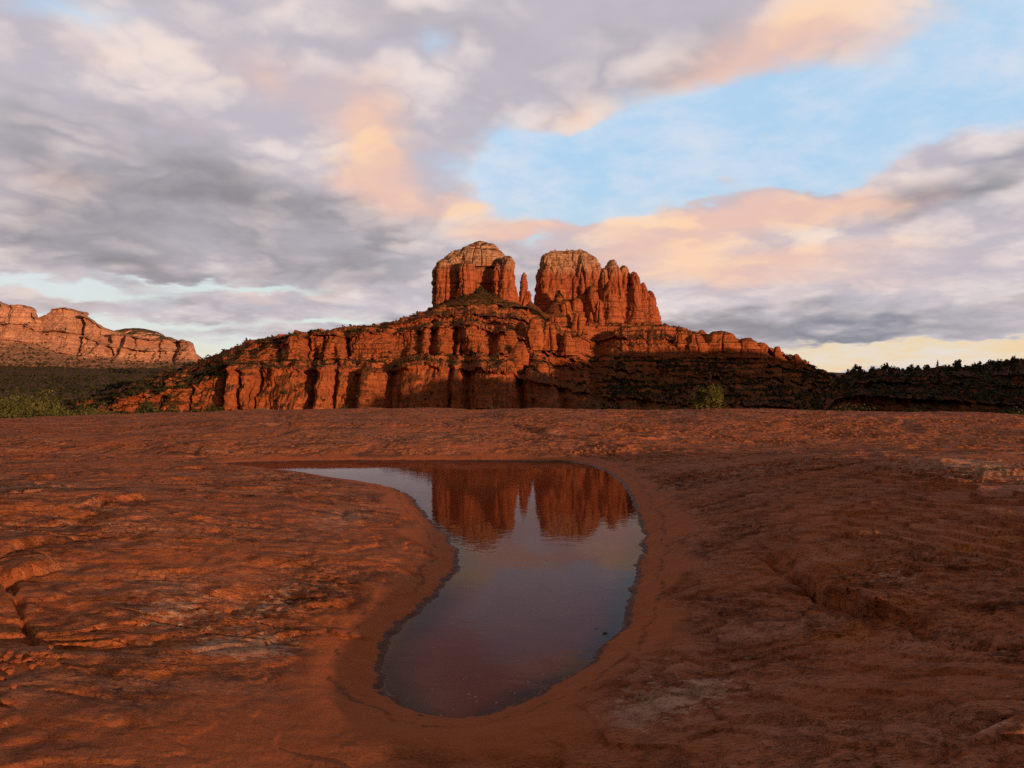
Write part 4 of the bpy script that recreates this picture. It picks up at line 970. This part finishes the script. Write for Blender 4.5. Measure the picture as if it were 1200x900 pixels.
for k in range(40):
    y = random.uniform(150, 330); juniper(-60 + 250 * random.random(), y, h=3.2 + 2.2 * random.random())

# junipers and pines on the right-hand ridge, and on the skyline of the red hill
def crown_mesh(name, h, w, n, size, seed, nl, mat, base=.06):
    V, Q = leaf_cloud(juniper_lobes(h, w, seed, nl, base), n, size, seed, shell=.3)
    me = make_mesh(name, V, Q, False); me.materials.append(mat); return me
far_j = [crown_mesh('juniper_tree', 4.0, 3.8, 420, .55, 141 + i, 8, far_mat) for i in range(4)]
def pine_mesh(seed):
    g = np.random.default_rng(seed); L = []
    for i in range(14):
        f = (i + .5) / 14; a = g.random() * 6.283; w_ = 1.5 * (1 - f) ** .8 + .15; o_ = .35 * w_
        L.append((o_ * math.cos(a), o_ * math.sin(a), .6 + 6.2 * f, w_ * .75, w_ * .75, .45, w_))
    V, Q = leaf_cloud(L, 460, .5, seed, shell=.2); me = make_mesh('pine_tree', V, Q, False); me.materials.append(far_mat); return me
far_p = [pine_mesh(151 + i) for i in range(3)]
def far_tree(me, name, loc, s, label, cat, group):
    o = bpy.data.objects.new(name, me); COL.objects.link(o); o.location = loc; o.scale = (s, s, s * random.uniform(.85, 1.2)); o.rotation_euler = (0, 0, random.random() * 6.28)
    o['label'] = label; o['category'] = cat; o['group'] = group
    return o
ru, rs = rA['u'], rA['seg']
cand = np.where((rs > 6.3) & (rs < 7.05) & (ru > 1000) & (ru < 1240))[0]
for k in range(115):
    i = rng.choice(cand); far_tree(random.choice(far_j), 'juniper_tree', rV[i] - [0, 0, .4], random.uniform(.4, 1.35) ** 1.2, 'dark bushy juniper in the tree line on top of the right ridge', 'juniper', 'junipers on the right ridge')
crest = np.where((rs > 6.9) & (rs < 7.03))[0]
for (u, s) in [(1098, .72), (1124, .5), (1142, .6), (1169, .66), (1178, .55), (1189, .8), (1052, .45)]:
    i = crest[np.argmin(np.abs(ru[crest] - u))]; far_tree(random.choice(far_p), 'pine_tree', rV[i] - [0, 0, .4], s, 'slim dark pine that rises above the tree line of the right ridge', 'pine', 'pines on the right ridge')
cand = np.where((rs > 1.9) & (rs < 6.3) & (ru > 985) & (ru < 1240) & (rA['nz'] > .35))[0]
for k in range(70):
    i = rng.choice(cand); far_tree(random.choice(far_j), 'juniper_tree', rV[i] - [0, 0, .4], random.uniform(.45, 1.0), 'small dark juniper on the shaded ledges of the right ridge', 'juniper', 'junipers on the ledges of the right ridge')
hu, hs = hA['u'], hA['seg']
cand = np.where((hs > 6.8) & (hs < 7.08) & (hu > 215) & (hu < 512))[0]
for k in range(46):
    i = rng.choice(cand); far_tree(random.choice(far_j), 'juniper_tree', hV[i] - [0, 0, .4], random.uniform(.45, .95), 'tiny juniper on the skyline of the red hill left of the buttes', 'juniper', 'junipers on the skyline of the red hill')

# everything smaller: one mass of brush on the hill, on the ridge and on the valley floor
def brush(name, pts, sizes, label, leaf=7, seed=5, mat=None):
    g = np.random.default_rng(seed); n = len(pts)
    d = g.normal(size=(n, leaf, 3)); d /= np.linalg.norm(d, axis=2)[..., None]
    rad = (.45 + .6 * g.random((n, leaf)))[..., None]
    c = pts[:, None, :] + d * rad * sizes[:, None, None] * np.array([.62, .62, .5]) + np.array([0, 0, 1.0]) * sizes[:, None, None] * .35
    nn = d + g.normal(size=d.shape) * .5 + np.array([0, 0, .3]); nn /= np.linalg.norm(nn, axis=2)[..., None]
    a = np.cross(nn, g.normal(size=d.shape)); a /= np.linalg.norm(a, axis=2)[..., None]; b = np.cross(nn, a)
    s = (sizes[:, None] * (.5 + .5 * g.random((n, leaf))))[..., None]
    V = np.stack([c - a * s * .5, c - b * s * .45, c + a * s * .5, c + b * s * .45], 2).reshape(-1, 3)
    return obj(name, make_mesh(name, V, np.arange(len(V)).reshape(-1, 4), False), mat or far_mat, kind='stuff', label=label, category='brush')
def pick(mask, wgt, n):
    idx = np.where(mask)[0]; p = wgt[idx]; p = p / p.sum(); return idx[rng.choice(len(idx), n, p=p)]
area = np.ones(len(hV))
flat = ss(hA['nz'], .3, .7) * (1 - .85 * hA['cl'])
hz = hV[:, 2]; hvp = VH - (hV[:, 2] - CAMZ) / hV[:, 1] * F
low_r = ss(hu, 660, 760) * ss(hvp, 408, 428)
patch = ss(fbm(hV[:, 0] / 40, hV[:, 1] / 40, 8.8, 3), -.25, .3)
wgt = (flat + .04) * (.10 + .9 * patch) * (.5 + 2.2 * low_r + 1.0 * ss(-hu, -300, -230) + .8 * ss(hvp, 440, 470)) * np.where(hs > 7.1, 0, 1)
ih = pick(hu > 0, wgt, 14500)
pts = hV[ih] + rng.normal(size=(len(ih), 3)) * [1.5, 1.0, 0]
tz = tal[0][0]; it = rng.choice(len(tz), 420)
it2 = rng.choice(len(tal[1][0]), 260)
pts = np.concatenate([pts, tz[it], tal[1][0][it2]])
brush('brush', pts, .9 + 2.3 * rng.random(len(pts)) ** 2, 'dark scrub and junipers covering the slopes of the red hill', 9)
wr = ss(rA['nz'], .3, .7) * (1 - .8 * rA['cl'])
ir = pick(rs < 7.2, wr, 6000)
brush('brush', rV[ir], .7 + 1.8 * rng.random(len(ir)) ** 2, 'dark scrub on the shaded slopes of the right ridge', 9, 6)
# valley floor
n = 14000; yy = 140 * (2750 / 140) ** (rng.random(n) ** .75); uu = rng.uniform(-140, 330, n); xx = (uu - U0) / F * yy
zz = terrain_z(xx, yy); sz = 2.2 + 3.4 * rng.random(n) ** 1.5
keep = fbm(xx / 160, yy / 160, 4.4, 3) + rng.random(n) * .9 > .1
brush('brush', np.stack([xx, yy, zz], -1)[keep], sz[keep], 'dark juniper woodland on the valley floor below the far cliffs', 9, 7, wood_mat)
mu, ms = mA['u'], mA['seg']
im = pick((ms < 4.2), ss(mA['nz'], .25, .6) * (1 - .8 * mA['cl']) * (.3 + ss(-ms, -1.6, -.6)), 4200)
brush('brush', mV[im], 3 + 5 * rng.random(len(im)), 'scattered scrub on the slopes below the far cliffs', 7, 8)

# ------------------------------------------------------------------ loose stones
import bmesh
stone_mat = plain_material('broken sandstone', (0.20, 0.06, 0.028), (0.36, 0.115, 0.045), 14)
wet_mat = plain_material('wet dark stone', (0.03, 0.018, 0.014), (0.06, 0.03, 0.02), 14, .45)
pale_mat = plain_material('pale pink stone', (0.25, 0.125, 0.085), (0.32, 0.17, 0.125), 14)
def stone_mesh(seed):
    g = np.random.default_rng(seed); bm = bmesh.new()
    for i in range(16):
        p = g.normal(size=3); p /= np.linalg.norm(p); p *= np.array([1, .72, .48]) * (.8 + .25 * g.random()); bm.verts.new(p)
    r = bmesh.ops.convex_hull(bm, input=bm.verts[:])
    bmesh.ops.delete(bm, geom=[v for v in bm.verts if not v.link_faces], context='VERTS')
    bmesh.ops.bevel(bm, geom=bm.edges[:], offset=.06, segments=2, affect='EDGES', profile=.6)
    me = bpy.data.meshes.new('stone'); bm.to_mesh(me); bm.free(); return me
stones = [stone_mesh(200 + i) for i in range(6)]
def stone(me, mat, x, y, s, label, group=None, sink=.3, name='stone', z=None):
    me2 = me.copy(); me2.materials.clear(); me2.materials.append(mat)
    zz = near_z(x, y) if z is None else z
    o = obj(name, me2, None, label=label, category='stone'); o.location = (x, y, zz + s * .48 * (1 - 2 * sink)); o.scale = (s, s, s * (.45 if s == .05 else 1))
    o.rotation_euler = (random.uniform(-.35, .35), random.uniform(-.35, .35), random.random() * 6.28)
    if group: o['group'] = group
    return o
for k in range(46):
    u = random.uniform(-30, 58); v = random.uniform(766, 800) - .12 * max(u, 0) + (4 if u < 10 else 0)
    if v > 772 + 24 * (1 - u / 62): v -= 12
    g_ = gnd(u, v, near_z(*gnd(u, v, .28)))
    stone(random.choice(stones), stone_mat, g_[0], g_[1], random.uniform(.012, .034), 'small broken piece of red sandstone in the rubble at the left edge', 'broken stones at the left edge')
for (u, v, s, lab, mt) in [(8, 824, .05, 'flat pale red stone lying below the rubble at the left edge', stone_mat), (16, 806, .03, 'lone orange stone just below the rubble pile', stone_mat)]:
    g_ = gnd(u, v, near_z(*gnd(u, v, .25))); stone(stones[2], mt, g_[0], g_[1], s, lab)
for (u, v, s, lab, mt) in [(709, 742, .036, 'dark wet stone at the right shore of the pool, the larger of two', wet_mat), (698, 736, .022, 'small dark stone in the water beside a larger one', wet_mat), (684, 760, .014, 'tiny dark pebble in the shallow water near the right shore', wet_mat),
                           (503, 613, .05, 'dark stone on the left shore across from the mirrored butte', wet_mat)]:
    zz = near_z(*gnd(u, v, 0.30 if u > 1000 else 0.0)); g_ = gnd(u, v, zz if zz > 0 else 0); stone(stones[int(u) % 6], mt, g_[0], g_[1], s, lab, z=max(zz, -.012))
# flecks of foam and floating bits near the shallow end
def flecks():
    Vs, Qs, n0 = [], [], 0
    g = np.random.default_rng(9); k = 0
    th = np.linspace(0, 2 * np.pi, 8, endpoint=False)
    while k < 95:
        if k < 70: u, v = g.uniform(455, 700), 842 - abs(g.normal()) * 45
        elif k < 82: u, v = g.normal(640, 60), g.normal(700, 50)
        else: u, v = g.normal(660, 22), g.normal(641, 8)
        p = gnd(u, v); d = pool_sdf(np.array([p[0]]), np.array([p[1]]))[0]
        k += 1
        if d > -.02: continue
        s = g.uniform(.0018, .006) * (1.3 if k > 82 else 1); r = s * (1 + .3 * g.normal(size=8)); asp = g.uniform(.4, 1)
        top = np.stack([p[0] + r * np.cos(th), p[1] + r * np.sin(th) * asp, np.full(8, .0012)], -1); bot = top - [0, 0, .001]; bot[:, :2] = p + (bot[:, :2] - p) * 1.2
        ctr = np.array([[p[0], p[1], .0018]])
        Vs.append(np.concatenate([top, bot, ctr])); j = np.arange(8); j2 = (j + 1) % 8
        Qs.append(np.concatenate([np.stack([j + 8, j2 + 8, j2, j], -1), np.stack([j, j2, np.full(8, 16), np.full(8, 16)], -1)[:, [0, 1, 2, 2]]]) + n0); n0 += 17
    V = np.concatenate(Vs); Q = np.concatenate(Qs)
    T = np.concatenate([Q[:, [0, 1, 2]], Q[Q[:, 2] != Q[:, 3]][:, [0, 2, 3]]])
    obj('foam', make_mesh('foam', V, T), leaf_material('foam flecks', (.26, .21, .18), (.5, .44, .38), 30, False), kind='stuff', label='pale foam flecks and bits floating at the shallow end of the pool', category='foam')
flecks()
